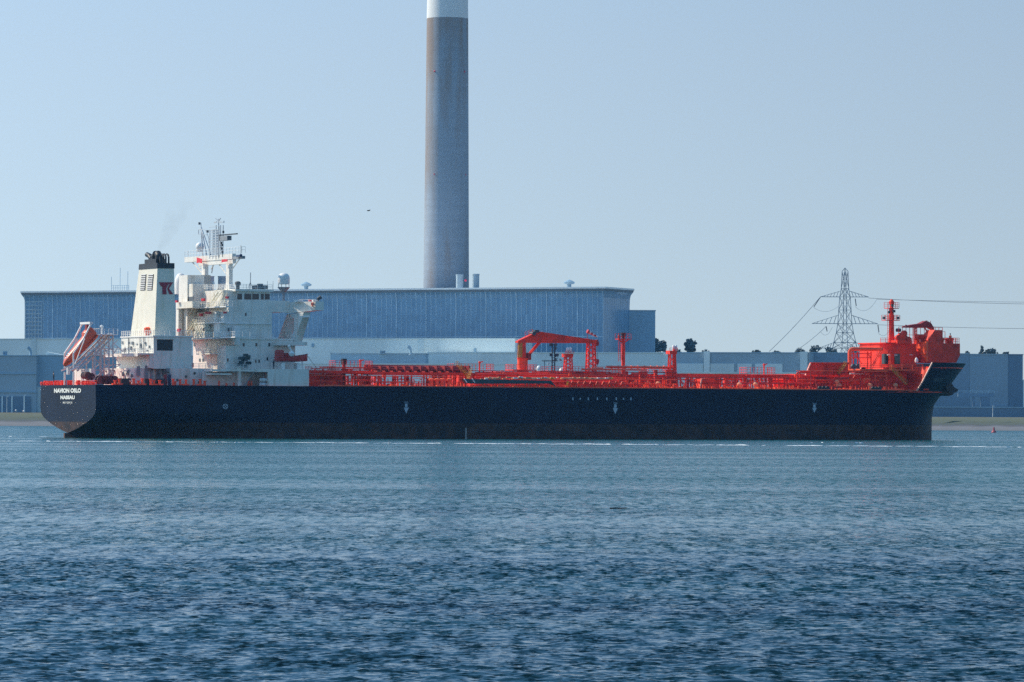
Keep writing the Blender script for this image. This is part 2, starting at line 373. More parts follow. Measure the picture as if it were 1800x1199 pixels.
def concrete_rings(m):
    t = m.node_tree; p = t.nodes['Principled BSDF']; old = p.inputs['Base Color'].links[0].from_socket
    co = t.nodes.new('ShaderNodeTexCoord'); w1 = t.nodes.new('ShaderNodeTexNoise'); w1.inputs['Scale'].default_value = 1; w1.inputs['Detail'].default_value = 4
    mpn = t.nodes.new('ShaderNodeMapping'); mpn.inputs['Scale'].default_value = (0.004, 0.004, 0.32); t.links.new(co.outputs['Object'], mpn.inputs[0]); t.links.new(mpn.outputs[0], w1.inputs['Vector'])
    r1 = t.nodes.new('ShaderNodeMapRange'); r1.inputs[1].default_value = .3; r1.inputs[2].default_value = .7; r1.inputs[3].default_value = .93; r1.inputs[4].default_value = 1.06; t.links.new(w1.outputs[0], r1.inputs[0])
    a = t.nodes.new('ShaderNodeMix'); a.data_type = 'RGBA'; a.blend_type = 'MULTIPLY'; a.inputs[0].default_value = 1; t.links.new(old, a.inputs[6]); t.links.new(r1.outputs[0], a.inputs[7])
    mp2 = t.nodes.new('ShaderNodeMapping'); mp2.inputs['Scale'].default_value = (0.16, 0.16, 0.018); t.links.new(co.outputs['Object'], mp2.inputs[0])
    n2 = t.nodes.new('ShaderNodeTexNoise'); n2.inputs['Scale'].default_value = 1; n2.inputs['Detail'].default_value = 6; t.links.new(mp2.outputs[0], n2.inputs['Vector'])
    sz = t.nodes.new('ShaderNodeSeparateXYZ'); t.links.new(co.outputs['Object'], sz.inputs[0])
    hz = t.nodes.new('ShaderNodeMapRange'); hz.inputs[1].default_value = 120; hz.inputs[2].default_value = 225; hz.inputs[3].default_value = -.12; hz.inputs[4].default_value = .14; t.links.new(sz.outputs['Z'], hz.inputs[0])
    ad = t.nodes.new('ShaderNodeMath'); ad.operation = 'ADD'; t.links.new(n2.outputs[0], ad.inputs[0]); t.links.new(hz.outputs[0], ad.inputs[1])
    r2 = t.nodes.new('ShaderNodeMapRange'); r2.inputs[1].default_value = .42; r2.inputs[2].default_value = .68; r2.inputs[4].default_value = .85; t.links.new(ad.outputs[0], r2.inputs[0])
    b = t.nodes.new('ShaderNodeMix'); b.data_type = 'RGBA'; t.links.new(r2.outputs[0], b.inputs[0]); t.links.new(a.outputs[2], b.inputs[6]); b.inputs[7].default_value = (0.27, 0.20, 0.16, 1)
    t.links.new(b.outputs[2], p.inputs['Base Color'])
concrete_rings(M_CONC)
M_WBAND = mat('chimney_white_band', (0.74, 0.75, 0.74), 0.7, 0.05, 0.05)

def wall_block(name, px0, d0, px1, d1, ytop, depth, m, label, cat='building', ref=None, zbase=GZ-0.5, parapet=0.0, roofm=None):
    """a flat-roofed block whose front face runs from (px0, d0) to (px1, d1)"""
    a, b = B(px0, ytop, d0), B(px1, ytop, d1); z1 = a.z if ref is None else ref
    a.z = b.z = 0; f = (b-a).normalized(); n = Vector((-f.y, f.x, 0)); L = (b-a).length
    e = empty(name, (a.x, a.y, zbase), math.atan2(f.y, f.x)); tag(e, label, cat)
    h = z1 - zbase
    MB().box(0, L, 0, depth, 0, h).build('wall', m, e)
    MB().box(-0.3, L+0.3, -0.3, depth+0.3, h+0.003, h+0.5).build('roof_edge', roofm or m, e)
    return e, L, h

# turbine hall with a long glazed front that flares out under the eaves
def turbine_hall():
    D0, D1 = 2600.0, 2455.0
    a, b = B(44, 600, D0), B(1060, 600, D1); a.z = b.z = 0
    f = (b-a).normalized(); L = (b-a).length
    zt = B(830, 508.5, D0 + (D1-D0)*((830-44)/(1060-44))).z; zb = GZ-0.5; h = zt - zb
    e = empty('turbine_hall', (a.x, a.y, zb), math.atan2(f.y, f.x))
    tag(e, 'long glazed power station hall with thin white roof edge, behind the ship', 'building')
    DEP = 37.0
    gm = bpy.data.materials.new('hall_glazing'); gm.use_nodes = True
    t = gm.node_tree; p = t.nodes['Principled BSDF']; p.inputs['Roughness'].default_value = 0.22
    co = t.nodes.new('ShaderNodeTexCoord')
    br = t.nodes.new('ShaderNodeTexBrick'); br.inputs['Scale'].default_value = 1; br.inputs['Mortar Size'].default_value = 0.0
    br.inputs['Brick Width'].default_value = 3.0; br.inputs['Row Height'].default_value = 4.6; br.offset = 0; br.inputs['Bias'].default_value = 0.0
    br.inputs['Color1'].default_value = (0.145, 0.28, 0.42, 1); br.inputs['Color2'].default_value = (0.185, 0.34, 0.49, 1)
    mpn = t.nodes.new('ShaderNodeMapping'); mpn.inputs['Rotation'].default_value = (R(90), 0, 0)
    sx = t.nodes.new('ShaderNodeSeparateXYZ'); cx = t.nodes.new('ShaderNodeCombineXYZ')
    t.links.new(co.outputs['Object'], sx.inputs[0])
    sm = t.nodes.new('ShaderNodeMath'); sm.operation = 'SUBTRACT'; t.links.new(sx.outputs['X'], sm.inputs[0]); t.links.new(sx.outputs['Y'], sm.inputs[1])
    t.links.new(sm.outputs[0], cx.inputs['X']); t.links.new(sx.outputs['Z'], cx.inputs['Y'])
    t.links.new(cx.outputs[0], br.inputs['Vector'])
    n = t.nodes.new('ShaderNodeTexNoise'); n.inputs['Scale'].default_value = 0.02; n.inputs['Detail'].default_value = 2
    t.links.new(co.outputs['Object'], n.inputs['Vector'])
    mx = t.nodes.new('ShaderNodeMix'); mx.data_type = 'RGBA'; mx.blend_type = 'MULTIPLY'; mx.inputs[0].default_value = 1
    r = t.nodes.new('ShaderNodeMapRange'); r.inputs[3].default_value = 0.85; r.inputs[4].default_value = 1.15; t.links.new(n.outputs[0], r.inputs[0])
    t.links.new(br.outputs[0], mx.inputs[6]); t.links.new(r.outputs[0], mx.inputs[7]); t.links.new(mx.outputs[2], p.inputs['Base Color'])
    frame = mat('hall_mullion', (0.50, 0.62, 0.70), 0.5, 0.25, 0.12)
    # profile: out distance vs height (flares outwards below the eaves)
    prof = [(0, 0), (0, h-22), (0.02, h-16), (0.08, h-9), (0.3, h-5), (0.9, h-2.8), (1.9, h-1.6)]
    body = MB()
    def ring(o): return [(-o, -o), (L+o, -o), (L+o, DEP+o), (-o, DEP+o)]
    vs = []; fs = []
    for k, (o, z) in enumerate(prof): vs += [(x, y, z) for x, y in ring(o*0.75 if k > 1 else o)]
    for k in range(len(prof)-1):
        for i in range(4): fs.append((k*4+i, k*4+(i+1) % 4, (k+1)*4+(i+1) % 4, (k+1)*4+i))
    body.add(vs, fs); g = body.build('glazed_wall', gm, e)
    mu = MB(); nx = int(L/3.0)
    for i in range(nx+1):
        x = i*L/nx; P = [(x, -o*0.75 if k > 1 else -o, z) for k, (o, z) in enumerate(prof)]
        rr = 0.16 if i % 6 else 0.3
        for p0, p1 in zip(P[:-1], P[1:]): mu.tube(p0, p1, rr, 4)
    for j in range(13):
        y = j*DEP/12; P = [(L + (o*0.75 if k > 1 else o), y, z) for k, (o, z) in enumerate(prof)]
        for p0, p1 in zip(P[:-1], P[1:]): mu.tube(p0, p1, 0.14, 4)
    for z in (h*0.30, h*0.42, h*0.62): mu.box(0, L, -0.12, -0.05, z, z+0.35)
    mu.build('mullion', frame, g)
    # open corner bay at the near left end: pale glass that shows the sky behind it
    cb = MB()
    for k in range(24):
        z = h-5.5 - k*2.3
        if z > 2: cb.box(0.3, 11.2, -0.25, -0.12, z, z+0.55)
    for k in range(6): cb.box(0.35+2.1*k, 0.8+2.1*k, -0.27, -0.11, 4, h-4.5)
    cb.build('louvre_bay', M_GREY, g)
    o = 1.0
    roof = MB().prism([(x, y, h-1.58) for x, y in ring(1.45)], [(x, y, h-0.2) for x, y in ring(o+1.0)])
    rf = roof.build('roof', mat('roof_soffit', (0.16, 0.19, 0.22), 0.7, 0.1, 0.05), e)
    MB().box(-o-1.1, L+o+1.1, -o-1.1, DEP+o+1.1, h-0.19, h+0.75).build('roof_edge', M_ROOFW, rf)
    # roof furniture that belongs to the hall
    ra = MB()
    def rx(px): return (px-44)/(1060-44)*L
    for k in range(9):
        x = rx(184) + k*(rx(216)-rx(184))/8; ra.tube((x, 12, h+0.7), (x, 12, h+4.2), 0.12, 4)
    ra.tube((rx(184), 12, h+4), (rx(216), 12, h+4), 0.12, 4); ra.tube((rx(184), 12, h+2.6), (rx(216), 12, h+2.6), 0.12, 4)
    for px, hh in ((184, 9), (200, 14), (214, 12)): ra.tube((rx(px), 12, h+0.7), (rx(px), 12, h+hh), 0.14, 4)
    ra.build('aerial_frame', M_MID, rf)
    for px in (538, 991):
        v = MB(); x = rx(px); v.lathe((x, 10, h+0.7), [(1.2, 0), (1.2, 1.8), (2.9, 2.2), (3.2, 3.0), (1.8, 3.8), (0.3, 4.4)], 10); v.build('roof_ventilator', M_MID, rf, True)
    return e, L, h
hall, HL, HH = turbine_hall()

def chimney():
    d = 2560.0; b = B(784, 560, d); s = FPX/d
    z0 = GZ-0.5; zw = B(786, 33, d).z; zt = 262.0
    e = empty('chimney', (b.x, d, z0)); tag(e, 'very tall concrete power station chimney with a white top band', 'chimney')
    r0, rw = 81.5/2/s, 73.0/2/s; rb = r0 + (r0-rw)*0.25
    N = 40; prof = []
    for i in range(N+1):
        z = (zw-z0)*i/N; prof.append((rb + (rw-rb)*(i/N), z))
    MB().lathe((0,0,0), prof, 64).build('shaft', M_CONC, e, True)
    MB().lathe((0,0,0), [(rw+0.02, zw-z0), (rw-0.5, zt-z0)], 64).build('white_band', M_WBAND, e, True)
    red = mat('red_warning_lamp', (0.8, 0.05, 0.1), 0.4, 0.05)
    for px, py in ((764.5, 127.5), (817, 127.5), (764, 308), (819, 308)):
        p = B(px, py, d); lx = p.x - b.x; rr = rb + (rw-rb)*((p.z-z0)/(zw-z0)); ly = -sqrt(max(0.1, rr*rr - lx*lx))
        MB().ball((lx, ly-0.3, p.z-z0), 0.5 if py < 200 else 0.35).build('warning_lamp', red, e, True)
    return e
chimney()

def roof_stack(px, y0, wpx, d, label, lampp=None):
    b = B(px, y0, d); r = wpx/2*d/FPX; z0 = GZ-0.5
    e = empty('vent_stack', (b.x, d, z0)); tag(e, label, 'vent stack', 'two short steel stacks by the chimney')
    H = b.z - z0
    MB().lathe((0,0,0), [(r*1.02, 0), (r, H*0.5), (r, H-1.0), (r*1.07, H-0.9), (r*1.07, H), (r*0.8, H+0.01), (r*0.8, H-2)], 24).build('stack', M_GREY, e, True)
    ld = MB().ladder((-r*0.7, -r*0.75, H*0.7), (-r*0.7, -r*0.75, H), 0.7, 0.1); ld.build('ladder', M_LIGHT, e)
    if lampp:
        p = B(*lampp, d); MB().ball((p.x-b.x, -r-0.3, p.z-z0), 0.75).build('warning_lamp', mat('red_lamp', (0.9, 0.04, 0.10), 0.4, 0.02), e, True)
    return e
roof_stack(808, 482.5, 12.5, 2525, 'short pale steel stack in front of the chimney base, with a red lamp', (818.5, 493))
roof_stack(836.5, 481.5, 12.0, 2540, 'short steel stack standing clear to the right of the chimney base')

d_an = 2490
wall_block('annex_block', 1104, d_an, 1152, d_an, 546.5, 45, M_MID, 'plain square block adjoining the right end of the glazed hall', roofm=M_GREY)
e_, L_, h_ = wall_block('boiler_podium', -120, 2525, 905, 2418, 597, 30, M_LIGHT, 'long pale lower wall running along the foot of the glazed hall', roofm=M_LIGHT2)
for px, wd in ((747, 3.2), (66, 3.0)):
    x = (px+120)/(905+120)*L_; MB().box(x-wd/2, x+wd/2, -0.35, -0.05, 0.5, h_-0.3).build('service_riser', M_LIGHT2, e_)
for px, py in ((150, 640), (330, 640), (560, 607), (838, 617)):
    x = (px+120)/(905+120)*L_; z = B(px, py, 2450).z - (GZ-.5); MB().box(x-0.6, x+0.6, -0.4, -0.1, z-1, z+1).build('wall_lamp', M_MID, e_)
wall_block('grey_store_block', 581, 2390, 748, 2386, 622, 16, M_MID, 'grey flat roofed block projecting from the pale wall, behind the pipe deck', roofm=M_GREY)
wall_block('pale_lower_wall', 752, 2410, 1166, 2378, 620.5, 20, M_LIGHT2, 'pale low building below the right half of the glazed hall', roofm=M_LIGHT2)
wall_block('pale_canopy_block', 520, 2370, 900, 2355, 640, 10, M_LIGHT, 'pale low strip of building showing above the pipes, left of the crane', roofm=M_LIGHT)
# left-hand lower building with stepped roof
e_, L_, h_ = wall_block('left_works_building', -150, 2380, 64, 2372, 625.5, 25, M_GREY, 'grey works building at the far left edge with banded front', roofm=M_MID)
MB().box(0, L_, -0.5, -0.05, h_-9.5, h_-8.7).build('band', M_MID, e_); MB().box(0, L_, -0.5, -0.05, h_-19, h_-18.2).build('band', M_MID, e_)
MB().box(0, L_-3, -0.7, -0.06, 0.6, h_-21).build('dark_bay', M_DARK, e_)
for k in (0.72, 0.80, 0.9):
    MB().box(L_*k, L_*k+0.7, -1.0, -0.72, 0.5, 9).build('column', M_LIGHT2, e_)
e_, L_, h_ = wall_block('left_dark_shed', 64.5, 2376, 470, 2368, 625.5, 28, M_MID, 'dark blue-grey shed behind the ship stern', roofm=M_GREY)
MB().xz([(4.5, h_+0.51), (4.5, h_+2.2), (13.5, h_+0.51)], 2, 10).build('sloping_roof', M_LIGHT2, e_)
MB().box(0.2, 14, -0.6, -0.06, 0.5, 14).build('pale_door', M_LIGHT2, e_)
# curved ventilator cowls on the roofs
def cowl(px, py_base, py_top, d, label):
    b = B(px, py_base, d); H = (py_base-py_top)*d/FPX
    e = empty('roof_cowl', b); tag(e, label, 'ventilator')
    m = MB(); r = H*0.17; P = [(0, 0, -0.6), (0, 0, H*0.45), (-H*0.06, 0, H*0.7), (-H*0.22, 0, H*0.9), (-H*0.36, 0, H)]
    for i in range(len(P)-1): m.tube(P[i], P[i+1], r*(0.8+0.12*i), 10, r*(0.8+0.12*(i+1)))
    m.build('pipe', M_MID, e, True); MB().lathe(P[0], [(r*1.5, 0), (r*1.5, 0.6)], 10).build('base', M_GREY, e)
    return e
cowl(54, 625.5, 611, 2374, 'bent dark ventilator cowl on the left works roof')
cowl(722, 622, 609, 2383, 'bent dark ventilator cowl on the grey store block roof')
def roof_unit(px0, px1, py0, py1, d, label):
    a, b = B(px0, py1, d), B(px1, py0, d); wd = b.x-a.x; h = b.z-a.z
    e = empty('roof_unit', (a.x, d, a.z)); tag(e, label, 'roof unit')
    m = MB(); m.box(0, wd, 0, 3, 0.0, h*0.85); m.build('casing', M_MID, e)
    for k in range(3): MB().box(wd*(0.08+0.31*k), wd*(0.3+0.31*k), -0.1, -0.02, h*0.2, h*0.7).build('grille', M_DARK, e)
    MB().box(-0.1, wd+0.1, -0.1, 3.1, h*0.86, h).build('lid', M_GREY, e)
roof_unit(5, 12, 617, 625, 2378, 'small dark plant box on the roof at the left edge')
roof_unit(668, 677, 616, 622, 2386, 'small plant box on the grey store block roof beside the bent cowl')
# right-hand low buildings
e_, L_, h_ = wall_block('right_low_building', 1166, 2440, 1424, 2425, 620.5, 30, M_GREY, 'low grey building with pale lower panels, left of the pylon', roofm=M_MID)
for px0, px1 in ((1190, 1237), (1249, 1291), (1297, 1322), (1328, 1376)):
    k = L_/(1424-1166); MB().box((px0-1166)*k, (px1-1166)*k, -0.5, -0.05, 0.5, h_-5.6).build('pale_panel', M_LIGHT2, e_)
for px0, px1, top in ((1238, 1248.5, 0.9), (1407, 1420, 0.9)):
    k = L_/(1424-1166); MB().box((px0-1166)*k, (px1-1166)*k, -1.2, -0.52, 0.5, h_+top).build('stair_tower', M_LIGHT2 if px0 > 1300 else M_LIGHT, e_)
wall_block('right_white_strip', 1195, 2372, 1420, 2366, 655.5, 8, M_LIGHT, 'pale low strip of shed just above the pipes, below the grey building')
wall_block('right_hazy_block', 1424.5, 2440, 1652.2, 2440, 621, 30, M_RIGHT, 'dark blue-grey block behind the ship bow, under the pylon', roofm=M_MID)
wall_block('bow_side_block', 1652.5, 2440, 1704.2, 2440, 622.5, 30, M_RIGHT, 'blue-grey block just right of the bow tip', roofm=M_GREY)
e_, L_, h_ = wall_block('pale_panel_block', 1704.5, 2440, 1772, 2440, 623.5, 30, M_RIGHT2, 'lighter tall square block with low dark frontage, right of the bow', roofm=M_GREY)
MB().box(0.2, L_-0.2, -1.5, -0.06, 0.5, 6.5).build('low_frontage', M_RIGHT, e_)
e_, L_, h_ = wall_block('dark_tall_block', 1772.3, 2440, 1798, 2440, 624, 28, M_DARK, 'dark tall slab of building at the far right edge', roofm=M_DARK)
wall_block('edge_pale_block', 1798.3, 2440, 1900, 2440, 669, 24, M_LIGHT, 'pale sliver of building cut by the right edge')
wall_block('low_shore_shed', 1560, 2385, 1830, 2381, 716, 12, M_DARK, 'long low dark shed along the shore right of the bow', roofm=M_MID)
# loading gantry on the shore
def gantry():
    d = 2400; a = B(1684, 735, d); e = empty('loading_gantry', (a.x, d, GZ-0.5)); tag(e, 'dark T-shaped loading gantry standing on the shore right of the bow', 'gantry')
    k = d/FPX; z = lambda py: B(1720, py, d).z-(GZ-.5)
    MB().box(0, 64*k, 0, 3, z(697.5), z(691.5)).build('beam', M_DARK, e)
    MB().box(40*k, 56*k, 0.4, 2.6, 0, z(697.6)).build('tower', M_DARK, e)
    MB().box(26*k, 30*k, 0.6, 2.2, 0, z(697.6)).build('leg', M_DARK, e)
    MB().rail([(0, 0.2, z(691.4)), (64*k, 0.2, z(691.4))], 1.4, 3, 0.1, 2).build('railing', M_MID, e)
gantry()
# small things on the left shore
def shore_lamp(px, py0, py1, label):
    a = B(px, py1, 2362); h = (py1-py0)*2362/FPX; e = empty('lamp_post', (a.x, 2362, GZ-0.3)); tag(e, label, 'lamp post', 'lamp posts on the far shore')
    MB().tube((0,0,0), (0,0,h), 0.16, 6, 0.1).build('post', M_LIGHT, e); MB().box(-0.2, 1.0, -0.2, 0.2, h, h+0.3).build('lamp_head', M_LIGHT, e)
shore_lamp(42.5, 702, 733, 'thin lamp post above the white ball tank on the far left shore')
shore_lamp(12, 704, 733, 'thin lamp post nearest the left edge on the far shore')
shore_lamp(1745, 715, 735, 'thin lamp post right of the loading gantry')
def ball_tank(px, py, r, label):
    a = B(px, py, 2350); e = empty('ball_tank', (a.x, 2350, a.z)); tag(e, label, 'tank', 'small white tanks on the left shore')
    MB().ball((0,0,0), r).build('tank', TRIM, e, True)
    for sx_ in (-.6, .6): MB().tube((sx_*r, 0, -r*0.6), (sx_*r, 0, GZ-a.z-0.4), 0.1, 5).build('leg', M_GREY, e)
ball_tank(42, 723, 0.62, 'round white tank under the lamp post on the left shore')
ball_tank(28, 721.5, 0.5, 'smaller fainter white tank left of the round one on the left shore')

# ------------------------------------------------------------------ pylon and its lines
PYD = 2640.0
def pylon():
    s = PYD/FPX; c = B(1485, 612, PYD); z0 = GZ-0.5
    e = empty('electricity_pylon', (c.x, PYD, z0)); tag(e, 'steel lattice electricity pylon with three pairs of cross arms', 'pylon')
    zz = lambda py: B(1485, py, PYD).z - z0
    lv = [(zz(477), 5.3), (zz(507), 6.8), (zz(522), 10.5*.9), (zz(545), 11.2), (zz(569), 12.8), (zz(585), 15.5), (zz(602), 20), (zz(612), 22), (0.0, 32)]
    ang = [R(180+9), R(180+99), R(9), R(99)]
    def leg(i, k): z, r = lv[k]; return Vector((cos(ang[i])*r*s, sin(ang[i])*r*s, z))
    m = mat('galvanised_steel', (0.24, 0.29, 0.33), 0.6, 0.1)
    fr = MB(); t = 0.17
    for i in range(4):
        for k in range(len(lv)-1):
            a, b = leg(i, k), leg(i, k+1); fr.tube(a, b, 0.24, 4)
            j = (i+1) % 4; c0, c1 = leg(j, k), leg(j, k+1)
            ns = 1 if (b-a).length < 7 else 2
            if k < len(lv)-2 or True:
                ns = max(1, min(3, int((a-b).length/5)))
            for q_ in range(ns):
                A0, A1 = a.lerp(b, q_/ns), a.lerp(b, (q_+1)/ns); B0, B1 = c0.lerp(c1, q_/ns), c0.lerp(c1, (q_+1)/ns)
                fr.tube(A0, B1, t*.8, 4); fr.tube(B0, A1, t*.8, 4)
            fr.tube(b, c1, t, 4)
    top = Vector((0, 0, zz(471)))
    for i in range(4): fr.tube(leg(i, 0), top, 0.2, 4)
    fr.build('lattice_tower', m, e)
    tips = {}
    for nm, pyb, pyr, l, r in (('upper', 522, 512, 1442, 1527), ('middle', 569, 554, 1427, 1543), ('lower', 612, 601, 1440, 1531)):
        for sd, px in ((-1, l), (1, r)):
            ar = MB(); tip = Vector(((px-1485)*s, 0, zz(pyb))); zb, zr = zz(pyb), zz(pyr)
            wr = 11*s if nm == 'upper' else 14*s if nm == 'middle' else 20*s
            roots = [Vector((sd*wr*.85, -wr*0.35, zb)), Vector((sd*wr*.85, wr*0.35, zb)), Vector((sd*wr*.8, -wr*.3, zr)), Vector((sd*wr*.8, wr*.3, zr))]
            for k, rt in enumerate(roots): ar.tube(rt, tip, 0.22 if k < 2 else 0.16, 4)
            for k in range(1, 6):
                f0, f1 = k/6, (k-0.5)/6
                for a, b in ((0, 2), (1, 3), (0, 1)): ar.tube(roots[a].lerp(tip, f0), roots[b].lerp(tip, f1), 0.12, 4)
            ar.tube(Vector((0, -wr*.35, zb)), roots[0], 0.2, 4)
            ar.build('cross_arm', m, e); tips[(nm, sd)] = Vector((c.x, PYD, z0)) + tip
    ins = MB()
    for px, py0, py1 in ((1503, 525, 538), (1543, 571, 584), (1452, 574, 583)):
        p0, p1 = Vector(((px-1485)*s, 0, zz(py0))), Vector(((px-1485)*s+0.6, 0, zz(py1))); ins.tube(p0, p1, 0.28, 6)
    ins.tube(Vector(((1442-1485)*s, 0, zz(522))), Vector(((1430-1485)*s, -1, zz(540))), 0.26, 6)
    IG = mat('insulator_glaze', (0.10, 0.09, 0.10), 0.3, 0.1)
    for v0, v1, f0, f1 in ins.p: MB().add(ins.v[v0:v1], [tuple(i-v0 for i in f) for f in ins.f[f0:f1]]).build('insulator', IG, e)
    def loop(a, b, sag):
        P = []
        for i in range(11):
            f = i/10; px = a[0]+(b[0]-a[0])*f; py = a[1]+(b[1]-a[1])*f + sag*4*f*(1-f); P.append(Vector(((px-1485)*s, -0.5, zz(py))))
        MB().path(P, 0.09, 4).build('jumper_cable', m, e)
    loop((1430, 541), (1473, 539), 8); loop((1503, 539), (1541, 526), 13); loop((1442, 583), (1463, 575), 10); loop((1543, 584), (1562, 582), 7)
    return tips
pylon()
def cable(pts, label, d0, d1, r=0.11, sag=0.0):
    P = []
    (x0, y0), (x1, y1) = pts; n = 16
    for i in range(n+1):
        f = i/n; P.append(B(x0+(x1-x0)*f, y0+(y1-y0)*f + sag*4*f*(1-f), d0+(d1-d0)*f))
    o = Vector(P[0]); m = MB().path([p-o for p in P], r, 4)
    ob = m.build('power_cable', mat('cable_metal', (0.10, 0.12, 0.14), 0.6, 0.05), None, loc=o); tag(ob, label, 'power line', 'power lines strung from the pylon')
cable(((1442, 522), (1352, 618)), 'cable dropping steeply left from the upper pylon arm', PYD, 2560, 0.13, 3)
cable(((1452, 574), (1400, 616)), 'cable dropping left from the middle pylon arm', PYD, 2560, 0.12, 2)
cable(((1527, 524), (1850, 535)), 'long cable running right from the upper pylon arm, lower of two', PYD, 2560, 0.14, 2.0)
cable(((1541, 526), (1850, 531.5)), 'long cable running right from the upper pylon arm, higher of two', PYD, 2560, 0.12, 1)
cable(((1543, 571), (1850, 578)), 'long cable running right from the middle pylon arm, past the bow mast', PYD, 2560, 0.14, 1.5)

# ------------------------------------------------------------------ trees on the skyline
FOLIAGE = mat('foliage', (0.120, 0.165, 0.175), 0.8, 0.3, 0.35); BARK = mat('bark', (0.08, 0.06, 0.05), 0.9, 0.2)
def tree(px, py_top, py_base, wpx, d, label, shape='round', group='trees on the skyline', n=420, cat='tree', name='tree'):
    s = d/FPX; b = B(px, py_base, d); top = B(px, py_top, d).z; H = top - GZ; rad = wpx*s/2; vis = top - b.z
    e = empty(name, (b.x, d, GZ)); tag(e, label, cat, group)
    tr = MB(); tr.tube((0,0,-0.5), (0.2,0,H*0.55), 0.5, 7, 0.3); tr.tube((0.2,0,H*0.55), (0,0,H*0.92), 0.3, 6, 0.08)
    for k in range(7):
        a = k*2.4; z = H-vis*random.uniform(0.35, 0.85); tr.tube((0.1,0,z-1.5), (cos(a)*rad*.6, sin(a)*rad*.6, z+0.6), 0.16, 5, 0.05)
    tr.build('trunk', BARK, e)
    cr = MB(); zc = H - vis*0.5
    clumps = []
    for k in range(26):
        if shape == 'cone':
            f = random.random()**0.7; z = H - vis*f; rr = rad*(0.15+0.9*f)*sqrt(random.random()); a = random.uniform(0, 2*pi)
            clumps.append((Vector((cos(a)*rr, sin(a)*rr, z)), rad*random.uniform(.15, .3)))
        else:
            u = Vector((random.gauss(0,1), random.gauss(0,1), random.gauss(0,1))).normalized()*random.random()**0.45
            clumps.append((Vector((u.x*rad*.85, u.y*rad*.85, zc + u.z*vis*.48)), rad*random.uniform(.2, .38)))
    for k in range(n):
        c, r = random.choice(clumps); u = Vector((random.gauss(0,1), random.gauss(0,1), random.gauss(0,.8)))
        p = c + u.normalized()*r*random.random()**0.5; a = Vector((random.gauss(0,1), random.gauss(0,1), random.gauss(0,1))).normalized()
        b1 = a.orthogonal().normalized(); b2 = a.cross(b1); z = random.uniform(0.35, 0.8)
        cr.add([p+b1*z, p+b2*z*.7, p-b1*z, p-b2*z*.7], [(0,1,2,3)])
    cr.build('crown', FOLIAGE, e)
    return e
tree(1161, 594.5, 621, 30, 2510, 'leafy tree hugging the right end of the square annex', n=1700)
tree(1211.5, 592.5, 621, 26, 2520, 'tall pointed dark tree standing alone on the skyline', 'round', n=1700)
for i, (px, pt, wd, lab) in enumerate(((1194, 615, 14, 'low bush between the two skyline trees'), (1241, 616, 17, 'low bush on the roofline just right of the lone tree'),
      (1329, 615, 20, 'rounded low bush midway along the grey roofline'), (1365, 616, 18, 'low straggly bush where the pylon cable meets the roof'),
      (1408, 611, 22, 'ragged tree top left of the pylon foot'), (1432, 608, 26, 'larger ragged tree top close to the pylon foot on its left'),
      (1462, 610, 24, 'tree top directly behind the left pylon leg'), (1500, 611, 30, 'tree top behind the right pylon leg'),
      (1700, 617, 8, 'tiny bush on the roofline nearest the bow'), (1742, 614.5, 30, 'broad rounded tree top on the right skyline'), (1768, 619, 12, 'small tree top right of the broad rounded one'))):
    tree(px, pt, 626, wd, 2590, lab, n=420)
tree(1726, 606, 626, 11, 2585, 'small pointed conifer left of the broad tree on the right skyline', 'cone', n=380)

# ================================================================== THE SHIP
ship = empty('tanker_ship', ORG, TH)
tag(ship, 'long black hulled oil tanker with red deck and white stern superstructure', 'ship')
def part(mb, name, m, parent=None, smooth=False, label=None):
    o = mb.build(name, m, parent or ship, smooth)
    if label: o['label'] = label
    return o

def part_each(mb, name, m, parent=None, smooth=False):
    """every primitive added to the builder becomes an object of its own"""
    for v0, v1, f0, f1 in mb.p:
        k = MB(); k.v = mb.v[v0:v1]; k.f = [tuple(i-v0 for i in f) for f in mb.f[f0:f1]]; k.m = [0]*len(k.f)
        k.build(name, m, parent or ship, smooth)

DZ, FZ = 13.0, 20.6
TZ = [(-3, 0.3), (1.2, 0.3), (1.9, 4.5), (2.5, 7.7), (3.7, 12.9), (5.0, 17.1), (6.1, 19.0), (7.7, 19.5), (13, 19.2)]
def lerp_tab(T, x):
    if x <= T[0][0]: return T[0][1]
    for (a, b), (c, d) in zip(T[:-1], T[1:]):
        if x <= c: return b + (d-b)*(x-a)/(c-a)
    return T[-1][1]
STEM = [(-3, q(1637.5, 773, 0)[0]-.3)] + [(z, x) for x, z in (q(px, py, 0) for px, py in ((1637.5, 773.2), (1638, 735), (1641.5, 713), (1654, 694), (1675, 671), (1701, 635.5)))]
def x_aft(z): return lerp_tab([(-3, 6), (0, 2.2), (1.2, 0), (30, 0)], z)
def hb(x, z):
    st = lerp_tab(STEM, z); b = 21.0
    if x > 195:
        t = min(1, (x-195)/(st-195)); p_ = 2.3 + 2.4*max(0, min(1, z/15)); b = 21*(1-t**p_)
    elif x < 58:
        x0 = x_aft(z); t = max(0, min(1, (x-x0)/(58-x0))); h0 = lerp_tab(TZ, z); b = h0 + (21-h0)*(1-(1-t)**2.6)
    return max(b, 0.0)
